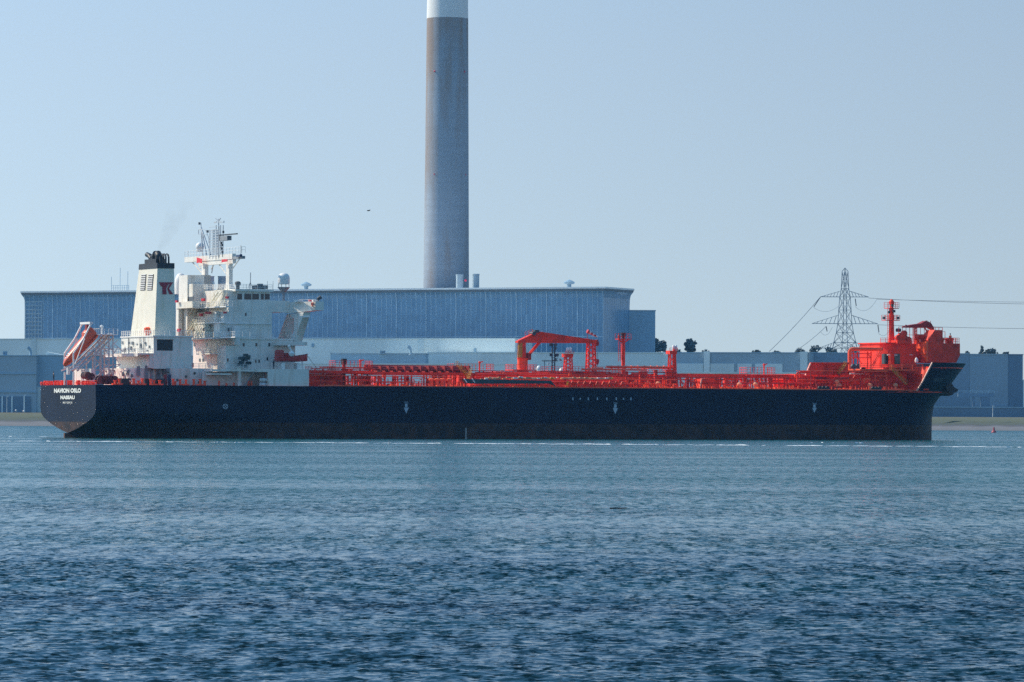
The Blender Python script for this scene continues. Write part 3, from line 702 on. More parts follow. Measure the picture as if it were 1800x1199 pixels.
def build_hull():
    m = MB()
    zs = [-3, -1, 0, 1.2, 1.9, 2.5, 3.1, 3.7, 4.3, 5, 5.6, 6.1, 6.9, 7.7, 9.2, 10.5, 12, DZ]
    aft = [0, .01, .03, .06, .1, .15, .22, .3, .4, .52, .65, .8, 1]
    mid = [i*(195-58)/10 + 58 for i in range(1, 11)]
    fore = [0.06*i for i in range(1, 15)] + [.87, .9, .93, .95, .97, .985, .995, 1]
    for sd in (-1, 1):
        g = []
        for z in zs:
            x0 = x_aft(z); st = lerp_tab(STEM, z)
            xs = [x0 + (58-x0)*t for t in aft] + mid + [195 + (st-195)*t for t in fore]
            g.append([(x, sd*hb(x, z), z) for x in xs])
        n = len(g[0]); vs = [p for r_ in g for p in r_]; fs = []
        for j in range(len(zs)-1):
            for i in range(n-1): fs.append((j*n+i, j*n+i+1, (j+1)*n+i+1, (j+1)*n+i))
        m.add(vs, fs)
        # forecastle side plating, stepping up behind the sloped break
        fz = [DZ + (FZ-DZ)*k/6 for k in range(7)]; g = []
        for k, z in enumerate(fz):
            xs0 = XB0 + (XB1-XB0)*k/6; st = lerp_tab(STEM, z)
            g.append([(xs0 + (st-xs0)*t, sd*hb(xs0 + (st-xs0)*t, z), z) for t in [i/16 for i in range(15)] + [.94, .97, .99, 1]])
        n = len(g[0]); vs = [p for r_ in g for p in r_]; fs = []
        for j in range(6):
            for i in range(n-1): fs.append((j*n+i, j*n+i+1, (j+1)*n+i+1, (j+1)*n+i))
        m.add(vs, fs)
    # transom
    zz = [z for z in zs if z >= 1.2]
    m.add([(x_aft(z), -hb(x_aft(z), z), z) for z in zz] + [(x_aft(z), hb(x_aft(z), z), z) for z in zz], [(i, i+1, len(zz)+i+1, len(zz)+i) for i in range(len(zz)-1)])
    m.add([(x_aft(z), -0.3, z) for z in (-3, 0, 1.2)] + [(x_aft(z), 0.3, z) for z in (-3, 0, 1.2)], [(0, 1, 4, 3), (1, 2, 5, 4)])
    return m
XB0 = q(1611, 687, -17.5)[0]; XB1 = q(1632, 640, -16)[0]
hull = part(build_hull(), 'hull', HULL, None, True)
part(MB().box(-0.9, 2.6, -0.35, 0.35, -3, 1.15), 'rudder_head', mat('rusty_rudder', (0.16, 0.075, 0.05), 0.8, 0.3, 1.0), hull)

def surf(x, z, off=0.04): return Vector((x, -hb(x, z)-off, z))
def decal(polys, name, m, parent=hull):
    mb = MB()
    for P in polys:
        cx, cz = sum(p[0] for p in P)/len(P), sum(p[1] for p in P)/len(P)
        mb.add([surf(x, z) for x, z in P], [tuple(range(len(P)))])
    return part(mb, name, m, parent)
def text_mesh(body, bold=0.0):
    cu = bpy.data.curves.new('t', 'FONT'); cu.body = body; cu.align_x = 'LEFT'; cu.offset = bold; cu.resolution_u = 3
    o = bpy.data.objects.new('t', cu); C.objects.link(o)
    dg = bpy.context.evaluated_depsgraph_get(); me = bpy.data.meshes.new_from_object(o.evaluated_get(dg))
    vs = [v.co.copy() for v in me.vertices]; fs = [tuple(p.vertices) for p in me.polygons]
    bpy.data.objects.remove(o); bpy.data.curves.remove(cu); bpy.data.meshes.remove(me)
    x0, x1 = min(v.x for v in vs), max(v.x for v in vs); y0, y1 = min(v.y for v in vs), max(v.y for v in vs)
    return [((v.x-x0)/(x1-x0), (v.y-y0)/(y1-y0)) for v in vs], fs
def transom_text(body, px0, px1, py0, py1, bold):
    vs, fs = text_mesh(body, bold); ya, zb = qx(px0, py1, 0); yb, zt = qx(px1, py0, 0)
    part(MB().add([(-0.05, ya+(yb-ya)*u, zb+(zt-zb)*v) for u, v in vs], fs), 'lettering', LETTER, hull)
transom_text('NAVION OSLO', 95.3, 142.7, 682.4, 690.8, 0.055)
transom_text('NASSAU', 106.5, 131.8, 695.2, 702.0, 0.055)
transom_text('IMO 9209130', 110.8, 127.3, 706.0, 709.6, 0.01)
def side_text(body, px0, px1, py0, py1, m, bold, Y):
    vs, fs = text_mesh(body, bold); xa, zb = q(px0, py1, Y); xb, zt = q(px1, py0, Y)
    mb = MB().add([surf(xa+(xb-xa)*u, zb+(zt-zb)*v, 0.06) for u, v in vs], fs); part(mb, 'lettering', m, hull)
side_text('NAVION OSLO', 1631.5, 1656, 664.5, 670.5, MARKDIM, 0.03, -13.0)
# tug-push arrows, load line, draught marks
def arrow(px, py0, py1, hw=3.6):
    Y = -21; P = []
    for dx, dy in ((-hw, .5), (0, 1), (hw, .5), (hw*.5, .47), (hw*.5, .18), (-hw*.5, .18), (-hw*.5, .47)):
        P.append(q(px+dx*1.25, py0+(py1-py0)*dy, Y))
    decal([[P[0], P[1], P[2]], [P[6], P[3], P[4], P[5]]], 'arrow_mark', MARK)
    vs, fs = text_mesh('TUG', 0.02); xa, zb = q(px-3.4, py0+3.0, Y); xb, zt = q(px+3.4, py0, Y)
    part(MB().add([surf(xa+(xb-xa)*u, zb+(zt-zb)*v) for u, v in vs], fs), 'arrow_lettering', MARK, hull)
arrow(714, 706, 727); arrow(1081.5, 707, 728); arrow(1431.5, 708.5, 725.5, 3.3)
def circle_mark(px, py, r, w_, n=20, cross=True):
    Y = -20.8; polys = []
    for i in range(n):
        a, b = 2*pi*i/n, 2*pi*(i+1)/n
        polys.append([q(px+cos(t)*rr, py-sin(t)*rr, Y) for t, rr in ((a, r), (b, r), (b, r-w_), (a, r-w_))])
    if cross:
        for a in (pi/4, 3*pi/4):
            dx, dy = cos(a), sin(a); nx, ny = -dy*w_/2, dx*w_/2
            polys.append([q(px+sx_*dx*r*.9+k*nx, py-(sx_*dy*r*.9+k*ny), Y) for sx_, k in ((-1, -1), (1, -1), (1, 1), (-1, 1))])
    decal(polys, 'thruster_mark', MARK)
circle_mark(396, 714.5, 4.6, 0.9)
decal([[q(px, py, -21) for px, py in ((817.5, 752), (820.3, 752), (820.3, 773), (817.5, 773))]], 'draught_scale', mat('draught_white', (0.30, 0.30, 0.28), 0.6, 0.4, 3))
mk = []
for i, px in enumerate((1007, 1020, 1034, 1050, 1066.5, 1083, 1096, 1109)):
    h_ = 1.6 if i in (1, 6) else 2.3
    mk.append([q(px+dx, 701+dy, -21) for dx, dy in ((-.9, -h_), (.9, -h_), (1.1, h_), (-1.1, h_))])
decal(mk, 'freeboard_mark', MARK)
for px, py in ((311, 729), (430, 737), (1158, 742), (1333, 742), (1069, 741)):
    decal([[q(px+dx, py+dy, -21) for dx, dy in ((-2.2, -.6), (2.2, -.6), (2.2, .6), (-2.2, .6))]], 'hull_stain', MARKDIM)
for px, py in ((1619.5, 684.5), (1624, 684.5), (1629, 684.5), (1645, 647), (1655, 647)):
    x, z = q(px, py, -15 if py > 660 else -13); p = surf(x, z, 0.05)
    part(MB().lathe(p, [(0.28, -0.1), (0.34, 0.0), (0.28, 0.1)], 8, 'y'), 'red_fairlead', RED, hull)
# bulwark edge along the sloped forecastle break, sunlit paleness put into its colour
br = MB()
for sd in (-1, 1):
    P = [(XB0+(XB1-XB0)*k/6, sd*(hb(XB0+(XB1-XB0)*k/6, DZ+(FZ-DZ)*k/6)+0.05), DZ+(FZ-DZ)*k/6) for k in range(7)]; br.path(P, 0.22, 6)
part(br, 'bulwark_edge', mat('sunlit_red_edge', (0.75, 0.35, 0.25), 0.5, 0.1), hull)
# decks
def deck_poly(z, x0, x1, n=60, inset=0.05):
    xs = [x0+(x1-x0)*i/n for i in range(n+1)]
    return [(x, -max(0.05, hb(x, z)-inset)) for x in xs] + [(x, max(0.05, hb(x, z)-inset)) for x in reversed(xs)]
deck = part(MB().xy(deck_poly(DZ, 0.05, lerp_tab(STEM, DZ)-.3), DZ-0.4, DZ-0.02), 'main_deck', RED)
part(MB().xy(deck_poly(FZ-1.1, XB1+0.2, lerp_tab(STEM, FZ-1.1)-.3), FZ-1.4, FZ-1.1), 'forecastle_deck', RED)
for sd in (-1, 1):
    gw = MB(); xs = [60+i*2.5 for i in range(int((XB0-60)/2.5)+1)]
    gw.path([(x, sd*(hb(x, DZ)-0.12), DZ+0.14) for x in xs], 0.16, 5)
    part(gw, 'gunwale_bar', ORANGE, deck)

# ------------------------------------------------------------------ superstructure
def pz(px, py, Y): return q(px, py, Y)
Z_ = lambda py, px=420, Y=-12: q(px, py, Y)[1]
def window(parent, px0, px1, py0, py1, Y=None, X=None, m=GLASS, name='window', t=0.05):
    if Y is not None:
        x0, z1 = q(px0, py0, Y); x1, z0 = q(px1, py1, Y); mb = MB().box(x0, x1, Y-t, Y+0.02, z0, z1)
    else:
        y0, z1 = qx(px0, py0, X); y1, z0 = qx(px1, py1, X); mb = MB().box(X-t, X+0.02, y0, y1, z0, z1)
    return part(mb, name, m, parent)

# poop-deck houses --------------------------------------------------
YC = -11.0
xa = q(270, 620, YC)[0]; xf = q(337, 620, YC)[0]
z_ct = q(300, 592, YC)[1]; z_mid = q(270, 621, YC)[1]; z_low = q(270, 648, YC)[1]
case = MB(); case.box(xa, xf, YC, 11, z_low-0.01, z_ct)
casing = part(case, 'engine_casing', WHITE)
part(MB().box(xa-0.25, xf+0.2, YC-0.25, 11.25, z_ct+0.003, z_ct+0.28), 'casing_roof', TRIM, casing)
window(casing, 276, 303.5, 597, 616.5, Y=YC, m=BLACK, name='ventilation_opening', t=0.04)
part(MB().box(q(276,597,YC)[0]-0.2, q(303.5,597,YC)[0]+0.2, YC-0.4, YC-0.05, q(290,596.5,YC)[1], q(290,595.8,YC)[1]), 'opening_hood', WHITE, casing)
part(MB().rail([(xa, 11, z_ct+.28), (xa, YC, z_ct+.28), (xf, YC, z_ct+.28)], 1.3, 1.35, 0.06), 'casing_railing', TRIM, casing)
# aft balcony deck half way up the casing
ba = MB(); ba.box(xa-4.2, xa-0.01, YC, 12.5, z_mid-0.35, z_mid); ba.box(xa-4.2, xa-4.0, YC, 12.5, z_mid-0.8, z_mid-0.36)
bal = part(ba, 'aft_balcony', WHITE, casing)
part(MB().rail([(xa-0.2, YC+0.1, z_mid), (xa-4.1, YC+0.1, z_mid), (xa-4.1, 12.4, z_mid)], 1.2, 1.5, 0.05), 'balcony_railing', TRIM, bal)
cl = MB()
random.seed(5)
for k in range(16):
    y = random.uniform(-10, 10); z = random.uniform(z_mid+0.5, z_ct-1.2); cl.box(xa-random.uniform(.15, .5), xa-0.01, y, y+random.uniform(.3, 1.0), z, z+random.uniform(.3, .9))
cl.ladder((xa-.3, -2.5, z_mid), (xa-.3, -2.5, z_ct), .6, .05, (0,1,0)); cl.tube((xa-.25, -5, z_mid), (xa-.25, -5, z_ct), .12); cl.tube((xa-.25, 5.5, z_mid), (xa-.25, 5.5, z_ct), .12)
part(cl, 'wall_fitting', STEEL, casing)
yv, zv = qx(245, 585, xa-1.0)
hy = MB(); hy.lathe((xa+1.2, yv, z_ct+.28), [(0.7, 0), (0.7, 1.0), (0.95, 1.2), (0.95, 1.9), (0.4, 2.2)], 10); hy.tube((xa+1.2, yv-1.8, z_ct+1.2), (xa+1.2, yv+1.8, z_ct+1.2), .25)
part(hy, 'valve_cluster', ORANGE, casing)
# lower deckhouse pieces on the poop
lo = MB()
x1_ = q(302, 665, -13)[0]; x2_ = q(374, 665, -13)[0]; zt_ = q(340, 647.5, -13)[1]
lo.box(x1_, x2_, -13, 12, DZ-.02, zt_)                                    # house with the blue-shaded side
lowh = part(lo, 'deckhouse', WHITE)
xb0 = q(236, 662, -9)[0]; ztb = q(236, 647, -9)[1]
part(MB().box(xb0, x1_-0.02, -9, 12, DZ-.02, ztb-0.02), 'stern_deckhouse', WHITE)
xs0 = q(206, 640, YC)[0]
part(MB().box(xa-1.0, xa+3, YC+0.3, 11.8, ztb, z_mid-.36), 'casing_base', WHITE, casing)
part(MB().rail([(x1_, -12.8, zt_), (x2_, -12.8, zt_)], 1.2, 1.6, .055), 'deckhouse_railing', TRIM, lowh)
for px in (323, 335.5):
    window(lowh, px, px+5, 638, 646, Y=-9.5, m=RED, name='hose_box')
for px, py in ((342, 656), (327, 662), (350, 672), (312, 668)):
    x, z = q(px, py, -13); part(MB().lathe((x, -13.05, z), [(0.3, -.05), (0.34, 0), (0.3, .04)], 10, 'y'), 'porthole', GLASS, lowh)
cl = MB()
for k in range(30):
    y = random.uniform(-8.5, 10); z = random.uniform(DZ+.5, ztb-.8); cl.box(xb0-random.uniform(.1, .6), xb0-0.01, y, y+random.uniform(.2, .9), z, z+random.uniform(.2, .9))
for k in range(14):
    y = random.uniform(-12.5, -9.3); z = random.uniform(DZ+.5, zt_-.8); cl.box(x1_-random.uniform(.2, 1.2), x1_-0.01, y, y+random.uniform(.3, .8), z, z+random.uniform(.3, .9))
for k in range(9):
    x = xb0 + random.uniform(0.5, 8); cl.box(x, x+random.uniform(.3, .9), -9.4, -9.01, random.uniform(14, 17), random.uniform(17.2, 18))
part_each(cl, 'house_fitting', STEEL, lowh)
fl = MB()
for px, m_ in ((290, 0), (297.5, 1)):
    x0, z1 = q(px-2.2, 658.5, -14); x1, z0 = q(px+2.2, 677, -14)
    fl.mi = m_; fl.box(x0, x1, -14.4, -14, z0, z1)
part(fl, 'deck_locker', [mat('maroon_locker', (0.28, 0.02, 0.03), .5), mat('navy_locker', (0.015, 0.03, 0.09), .5)], lowh)

# funnel -----------------------------------------------------------------
def ring4(xl, yl, xr, z):  return [(xl, -yl, z), (xr, -yl, z), (xr, yl, z), (xl, yl, z)]
zf0 = z_ct + 0.29
XA0 = qx(272, 588, 0)[0]
xfa = [None]*3
def fcorner(px, py, hw): x, z = q(px, py, -hw); return x, z
fx0, fz0 = fcorner(272, 588, 8.3); fx1, fz1 = fcorner(276.7, 471.5, 6.2); fx2, fz2 = fcorner(277, 462, 6.1)
rx0 = q(309, 588, -8.3)[0]; rx1 = q(305.8, 471.5, -6.2)[0]; rx2 = q(305.7, 462, -6.1)[0]
fu = MB().prism(ring4(fx0, 8.3, rx0, zf0), ring4(fx1, 6.2, rx1, fz1))
funnel = part(fu, 'funnel', CREAM)
cap = part(MB().prism(ring4(fx1-.12, 6.3, rx1+.12, fz1+.003), ring4(fx2-.12, 6.2, rx2+.12, fz2)), 'funnel_cap', BLACK, funnel)
xm = (fx2+rx2)/2
ex = MB()
def ep(px, py): return qx(px, py, xm)
def exp_(pts, r_, n=10):
    P = [(xm, *ep(px, py)) for px, py in pts]; ex.path(P, r_, n)
    for p_ in P[1:-1]: ex.ball(p_, r_*1.02, n)
exp_([(266, 463), (266, 455), (262.5, 449.5), (258.5, 447.5)], .62)
exp_([(272, 463), (272, 452), (275, 446)], .95); exp_([(279, 463), (279, 450), (277, 445.5)], .9); exp_([(268, 463), (268, 452), (272, 448)], .7)
exp_([(283.5, 463), (283.5, 451)], .55)
for px in (287.5, 291.5, 296.5):
    exp_([(px, 463), (px, 452), (px-1, 448.2), (px-3.4, 446.6)], .24, 7)
ex.box(xm-1.2, xm+1.2, ep(282, 460)[0], ep(262, 460)[0], fz2, ep(270, 456)[1])
part(ex, 'exhaust_pipe', BLACK, cap, True)
# louvre panels on the aft face
def fface(px, py):               # point on the sloping aft face
    f = (py-588)/(471.5-588); X = fx0+(fx1-fx0)*f; y, z = qx(px, py, X); return Vector((X-.06, y, z))
for a0, a1, b0, b1 in ((249, 257.6, 246.6, 255.4), (261.5, 270.6, 258.8, 268)):
    lv = MB(); n = 9
    lv.mi = 0; lv.add([fface(a0, 482), fface(a1, 482), fface(b1, 510.5), fface(b0, 510.5)], [(0,1,2,3)])
    lv.mi = 1
    for k in range(n):
        f0, f1 = (k+.08)/n, (k+.55)/n
        P = [fface(a0+(b0-a0)*f0+.6, 482+28.5*f0), fface(a1+(b1-a1)*f0-.6, 482+28.5*f0), fface(a1+(b1-a1)*f1-.6, 482+28.5*f1), fface(a0+(b0-a0)*f1+.6, 482+28.5*f1)]
        off = Vector((-.12, 0, 0)); lv.prism([p for p in P], [p+off for p in P])
    part(lv, 'louvre', [mat('louvre_dark', (0.05, 0.04, 0.035), .7), TRIM], funnel)
# company emblem on the starboard face, built as plain lettershapes
def fside(px, py):
    f = (py-588)/(471.5-588); Y = -(8.3+(6.2-8.3)*f)-.06; x, z = q(px, py, Y); return Vector((x, Y, z))
em = MB()
for P in ([(279.5, 496.2), (304.3, 496.2), (302.5, 499.5), (281, 499.5)], [(281, 499.5), (287, 499.5), (287, 503.5), (282.8, 503.5)],
          [(285.2, 503.5), (287, 499.5), (296.3, 499.5), (292.4, 507)], [(285.2, 503.5), (292.4, 507), (293, 517.5), (285.6, 517.5)],
          [(298, 499.5), (302.5, 499.5), (297.2, 507.2), (293.9, 507.6)], [(293.9, 507.6), (297.2, 507.2), (304.8, 517.3), (297.4, 517.3)]):
    em.add([fside(*p) for p in P], [tuple(range(len(P)))])
part(em, 'emblem', EMBLEM, funnel)

# accommodation block ---------------------------------------------------------
YL, YM = -14.0, -12.0
xl0 = q(414, 610, YL)[0]; xl1 = q(519, 610, YL)[0]; zl = q(460, 597, YL)[1]
xm0 = q(394, 555, YM)[0]; xm1 = q(478, 570, YM)[0]; zm = q(440, 548, YM)[1]
acc = part(MB().box(xl0, xl1, YL, 14, DZ-.02, zl), 'accommodation_block', WHITE)
part(MB().box(xl0-2.2, xl1+.4, YL-.3, 14.3, zl+.003, zl+.3), 'bridge_deck_edge', WHITE, acc)
zA = zl+.31
z540 = q(440, 540, YM)[1]; z568 = q(430, 568, YM)[1]; z514 = q(430, 514, YM)[1]; z527 = q(430, 527.5, YM)[1]
up = part(MB().box(xm0, xm1, YM, 14.4, zA, zm), 'upper_block', WHITE, acc)
part(MB().box(xm0-1.2, xm1-.2, YM-.35, 14.4, z568-.25, z568), 'side_ledge', TRIM, up)
# aft stair tower on the left and deck terraces on the aft face
def aftbox(px0, px1, py0, py1, X, depth, name, m=WHITE, parent=None):
    y0, z1 = qx(px0, py0, X); y1, z0 = qx(px1, py1, X); return part(MB().box(X, X+depth, y0, y1, z0, z1), name, m, parent or acc)
XT = xm0-2.5
tw = aftbox(314.5, 329, 484.5, 594, XT, 4.5, 'stair_tower')
aftbox(329.05, 338.5, 499.5, 540, XT+.3, 4.0, 'tower_annex', WHITE, tw)
aftbox(309, 341, 531, 541, XT-1.6, 1.55, 'tower_balcony', WHITE, tw)
aftbox(309.2, 313.5, 541.3, 594, XT-1.4, 1.0, 'tower_column', WHITE, tw)
aftbox(329.2, 354, 485, 500, XT+5, 2.5, 'plant_house', mat('beige_plate', (0.55, 0.48, 0.40), .6), acc)
aftbox(330.5, 340, 522, 529.8, XT+.2, 0.05, 'window', GLASS, tw)
# dome beside tower
yd, zd = qx(317.5, 500, XT+4.0); part(MB().dome((XT+4.0, yd, zd-2.5), 1.55, 5.4), 'satellite_dome', TRIM, tw, True)
# upper wall panel from y 513 to 540 and aft terraces
ud = aftbox(338.6, 391, 513, 540, xm0+.4, 8, 'wheelhouse_back')
def terrace(px0, px1, py, X, dep, name='terrace', rail=True):
    y0, z = qx(px0, py, X); y1, _ = qx(px1, py, X)
    o = part(MB().box(X, X+dep, y0, y1, z-.3, z), name, TRIM, acc)
    if rail: part(MB().rail([(X+.05, y0, z), (X+.05, y1, z), (X+dep, y1, z)], 1.25, 1.5, .05), 'terrace_railing', TRIM, o)
    return o
terrace(341, 397, 540.5, xm0-1.8, 1.75); terrace(341, 394, 567.5, xm0-1.8, 1.75); terrace(335, 372, 594.5, xm0-3.8, 3.5); terrace(384, 413, 592.5, xm0-1.8, 4); terrace(345, 386, 621.5, xl0-2.2, 2.15)
wc = aftbox(341, 360, 567.8, 594, xm0-1.6, 1.5, 'stair_casing', WHITE)
aftbox(376, 386, 568, 592, xm0-1.6, 1.5, 'pilaster', WHITE)
aftbox(376.5, 380, 547, 566, xm0-.9, .85, 'drain_casing', WHITE)
st = MB()
def afts(px0, py0, px1, py1, X0, X1):
    y0, z0 = qx(px0, py0, X0); y1, z1 = qx(px1, py1, X1); st.stair((X0, y0, z0), (X1, y1, z1), .9, .07)
afts(368, 540, 386, 514, xm0-.9, xm0-.9); afts(326, 594, 343, 568, xm0-3.0, xm0-3.0); afts(341, 568, 352, 594, xm0-2.8, xm0-2.8); afts(359, 568, 368, 590, xm0-2.2, xm0-2.2); afts(388, 540, 397, 515, xm0-.9, xm0-.9); afts(331, 562, 342, 542, xm0-1.6, xm0-1.6)
part(st, 'outside_stair', mat('yellowed_stair', (0.72, 0.68, 0.52), .5), acc)
REDBOX = mat('red_fire_box', (0.55, 0.02, 0.04), .5, .05)
for px, py, sz in ((359, 527, 2.3), (401, 523, 1.8), (354.5, 553.5, 2.4), (364.3, 550, 1.8), (369.6, 550, 1.8), (397, 549.5, 1.8), (316.5, 580.5, 2.5), (312.5, 530, 1.8), (337, 497, 1.8)):
    X = xm0-.35 if px > 340 else XT-1.75
    if px < 313: X = XT-2.0
    if px == 337: X = XT+4.9
    y, z = qx(px, py, X); w_ = sz/3.1; part(MB().box(X-.5, X, y-w_, y+w_, z-sz/7, z+sz/7), 'fire_box', REDBOX, acc)
for px, py in ((341.5, 579), (358, 579)): window(acc, px-1.4, px+1.4, py-2.8, py+2.8, X=xm0-1.62 if px < 360 else xm0-.05)
for px, py in ((341.8, 605.8), (363.2, 605.5), (380.5, 606)): window(acc, px-1.3, px+1.3, py-2.8, py+2.8, X=xl0-.02)
for px, py in ((351.3, 633), (357, 633)): window(acc, px-1.4, px+1.4, py-2.6, py+2.6, X=xl0-.02)
# side tower at the aft starboard corner
sx0, sz1 = q(401, 573, YL-.2)
part(MB().box(xl0-2.6, xl0-.02, YL-.2, YL+5.5, DZ, q(410, 608, YL)[1]), 'corner_trunk', WHITE, acc)
part(MB().box(xl0-.45, xl0+1.0, YL-.4, YL+1.4, q(414, 606, YL)[1], q(414, 573, YL)[1]), 'corner_fin', TRIM, acc)
for px, py in ((402, 579.5), (400.5, 633)): window(acc, px-1.3, px+1.3, py-3, py+3, X=xl0-2.65 if py > 600 else xm0-.05)
for px in (428.3, 450.6, 473.2, 500.8): window(acc, px-1.5, px+1.5, 603, 609, Y=YL)
for px, py in ((432, 552.5), (428, 634), (449.5, 635), (455.5, 635), (470, 631)): window(acc if py > 600 else up, px-1.3, px+1.3, py-2.7, py+2.7, Y=YL if py > 600 else YM)
lr = MB(); lr.rail([(xl0+2, YL+.05, zA), (xl1-6, YL+.05, zA)], 1.25, 2.0, .05); part(lr, 'bridge_deck_railing', TRIM, acc)
# wheelhouse
xw1 = q(481, 505, YM)[0]; xw2 = q(494, 540, YM)[0]; zroof = q(450, 508.5, YM)[1]; zr2 = q(450, 512.5, YM)[1]
wh = part(MB().box(xm0+4, xw1-.6, YM+.6, 11.4, z527, zr2), 'wheelhouse', WHITE)
part(MB().box(xm0+3, xw1, YM, 12, zr2+.003, zroof), 'wheelhouse_roof', WHITE, wh)
bw = MB().xy([(xm0+1.2, YM-.02), (xw2, YM-.02), (xw2+2.2, YM-.3), (xw2+2.2, 12.3), (xm0+1.2, 12)], zm+.003, z527-.003); part(bw, 'bridge_bulwark', WHITE, wh)
for a, b in ((417, 425.5), (429.5, 441.5), (443.5, 455), (458.7, 463.5), (465.5, 474)):
    window(wh, a, b, 516.3, 526.6, Y=YM+.6)
part(MB().rail([(xm0+3.2, YM+.2, zroof), (xw1-.3, YM+.2, zroof)], 1.2, 1.7, .05).rail([(xm0+3.2, 11.8, zroof), (xm0+3.2, YM+.2, zroof)], 1.2, 1.8, .05), 'monkey_island_railing', TRIM, wh)
part(MB().rail([(xm0+.4, -12, zroof), (xm0+.4, 12, zroof)], 1.2, 1.7, .05), 'aft_roof_railing', TRIM, wh)
x, z = q(458.5, 508, -9); eq = MB().box(x-1.6, x+1.5, -10, -7, z, z+.9); eq.box(x-.6, x+.4, -9.5, -8, z+.9, z+1.3); part(eq, 'chart_locker', DKSTEEL, wh)
x, z = q(418, 508, -9); part(MB().lathe((x, -9, z), [(.5, 0), (.5, .9), (.8, 1.0), (.8, 1.6), (.4, 1.9)], 8), 'compass_binnacle', DKSTEEL, wh)
x, z = q(440, 505, -8); xt, ztt = q(440.5, 479, -8)
an = MB(); an.tube((x, -8, z-.5), (xt, -8, ztt), .09, 5)
for dx, dy in ((.7, 0), (-.7, 0), (0, .7)): an.tube((x+dx, -8+dy, z-.5), (x, -8, z+(ztt-z)*.35), .06, 4)
for px in (433, 461, 470, 480): xx, zz_ = q(px, 500 if px < 465 else 494, -6); an.tube((xx, -6, zroof), (xx, -6, zz_), .05, 4)
part(an, 'whip_aerial', STEEL, wh)
# dome on a pole
x, z = q(498.7, 499, -8); r_ = 10.2/6.75
dm = part(MB().dome((x, -8, z-.1), r_, q(498.7, 479.5, -8)[1]-z+.1), 'satellite_dome', TRIM, wh, True)
ds = MB(); zl_ = q(498, 505, -8)[1]; zpb = z527
for k in range(8):
    a = 2*pi*k/8; ds.tube((x+cos(a)*r_*.95, -8+sin(a)*r_*.95, zl_), (x+cos(a)*r_*.95, -8+sin(a)*r_*.95, z), .07, 4)
ds.lathe((x, -8, zl_-.3), [(.5, -.9), (r_*1.02, 0.2), (r_*1.02, .35)], 14); ds.tube((x, -8, zpb-.2), (x, -8, zl_-.4), .32, 8)
part(ds, 'dome_pedestal', STEEL, dm)
# starboard bridge wing, swept slightly forward, with its triangular brace
xi, zi1 = q(508, 531, YM); xo, zo1 = q(554.5, 530, -21); zi0 = q(512, 551, YM)[1]; zo0 = q(554.5, 545.5, -21)[1]; TW = 2.3
wgm = MB(); A = [(xi, YM, zi0), (xi, YM, zi1), (xo, -21, zo1), (xo, -21, zo0)]; Bq = [(x+TW, y, z) for x, y, z in A]; wgm.prism(A, Bq)
A = [(xw2-.2, YM-.03, zm+.01), (xw2-.2, YM-.03, z527-.02), (xi, YM-.01, zi1), (xi, YM-.01, zi0)]; wgm.prism(A, [(x+2.0, y+2.5, z) for x, y, z in A])
wing = part(wgm, 'bridge_wing', WHITE)
pw = MB(); A = [(x, y*1, z) for x, y, z in [(xi, -YM, zi0), (xi, -YM, zi1), (xo, 21, zo1), (xo, 21, zo0)]]; pw.prism(A, [(x+TW, y, z) for x, y, z in A]); part(pw, 'bridge_wing', WHITE)
# brace: four-sided frame in the plane of the wing, with a hole
def wp(px, py): y, z = qx(px, py, xl1); return (y, z)
brc = MB()
def bar(a, b, c, d, x0, x1): P = [wp(*a), wp(*b), wp(*c), wp(*d)]; brc.yz(P, x0, x1)
bar((507, 552), (515, 552), (504, 588), (491, 596), xl1-.4, xl1+1.6)
bar((513, 553), (533, 549), (536, 558), (512, 560), xl1-.3, xl1+1.5)
bar((519, 556), (536, 549), (521, 600), (519, 588), xl1-.35, xl1+1.55)
bar((490, 596.5), (504, 587.5), (520, 588), (521, 602), xl1-.45, xl1+1.65)
part(brc, 'wing_brace', WHITE, wing)
part(MB().box(xl1-6, xl1+1.8, YL-3.4, YL+1, q(515, 603.5, YL)[1]-.6, q(515, 601.5, YL)[1]), 'brace_foot', WHITE, wing)
part(MB().rail([(xi+.1, YM, zi1), (xo+.1, -20.8, zo1)], .5, 2.2, .05, 1).box(xi+.3, xi+1.4, -14.5, -16.8, zi1, zi1+.35).box(xo, xo+1.5, -18.6, -19.6, zo1, zo1+.4), 'wing_coaming', TRIM, wing)
f_ = 0.88; lbx = xi+(xo-xi)*f_-.12; lby, lbz = qx(549, 534.8, lbx)
lb = MB(); n = 16
for i in range(n):
    a, b = 2*pi*i/n, 2*pi*(i+1)/n; lb.tube((lbx, lby+.42*1.15*cos(a), lbz+.42*sin(a)), (lbx, lby+.42*1.15*cos(b), lbz+.42*sin(b)), .15, 6)
part(lb, 'lifebuoy', mat('lifebuoy_red', (0.5, 0.08, 0.05), .5), wing)
x, z = q(560.5, 526, -20.5); sl_ = MB(); sl_.tube((x, -20.5, zo1), (x, -20.5, zo1+.6), .12); sl_.tube((x-.4, -20.5, zo1+.55), (x+.5, -20.5, zo1+1.15), .4, 8, .5); part(sl_, 'searchlight', DKSTEEL, wing)
part(MB().ball((xi+3.2, -17.4, zo1+.3), .35).lathe((xi+3.2, -18.3, zo1), [(.5, 0), (.45, .25), (.2, .4)], 8), 'red_beacon', REDBOX, wing)

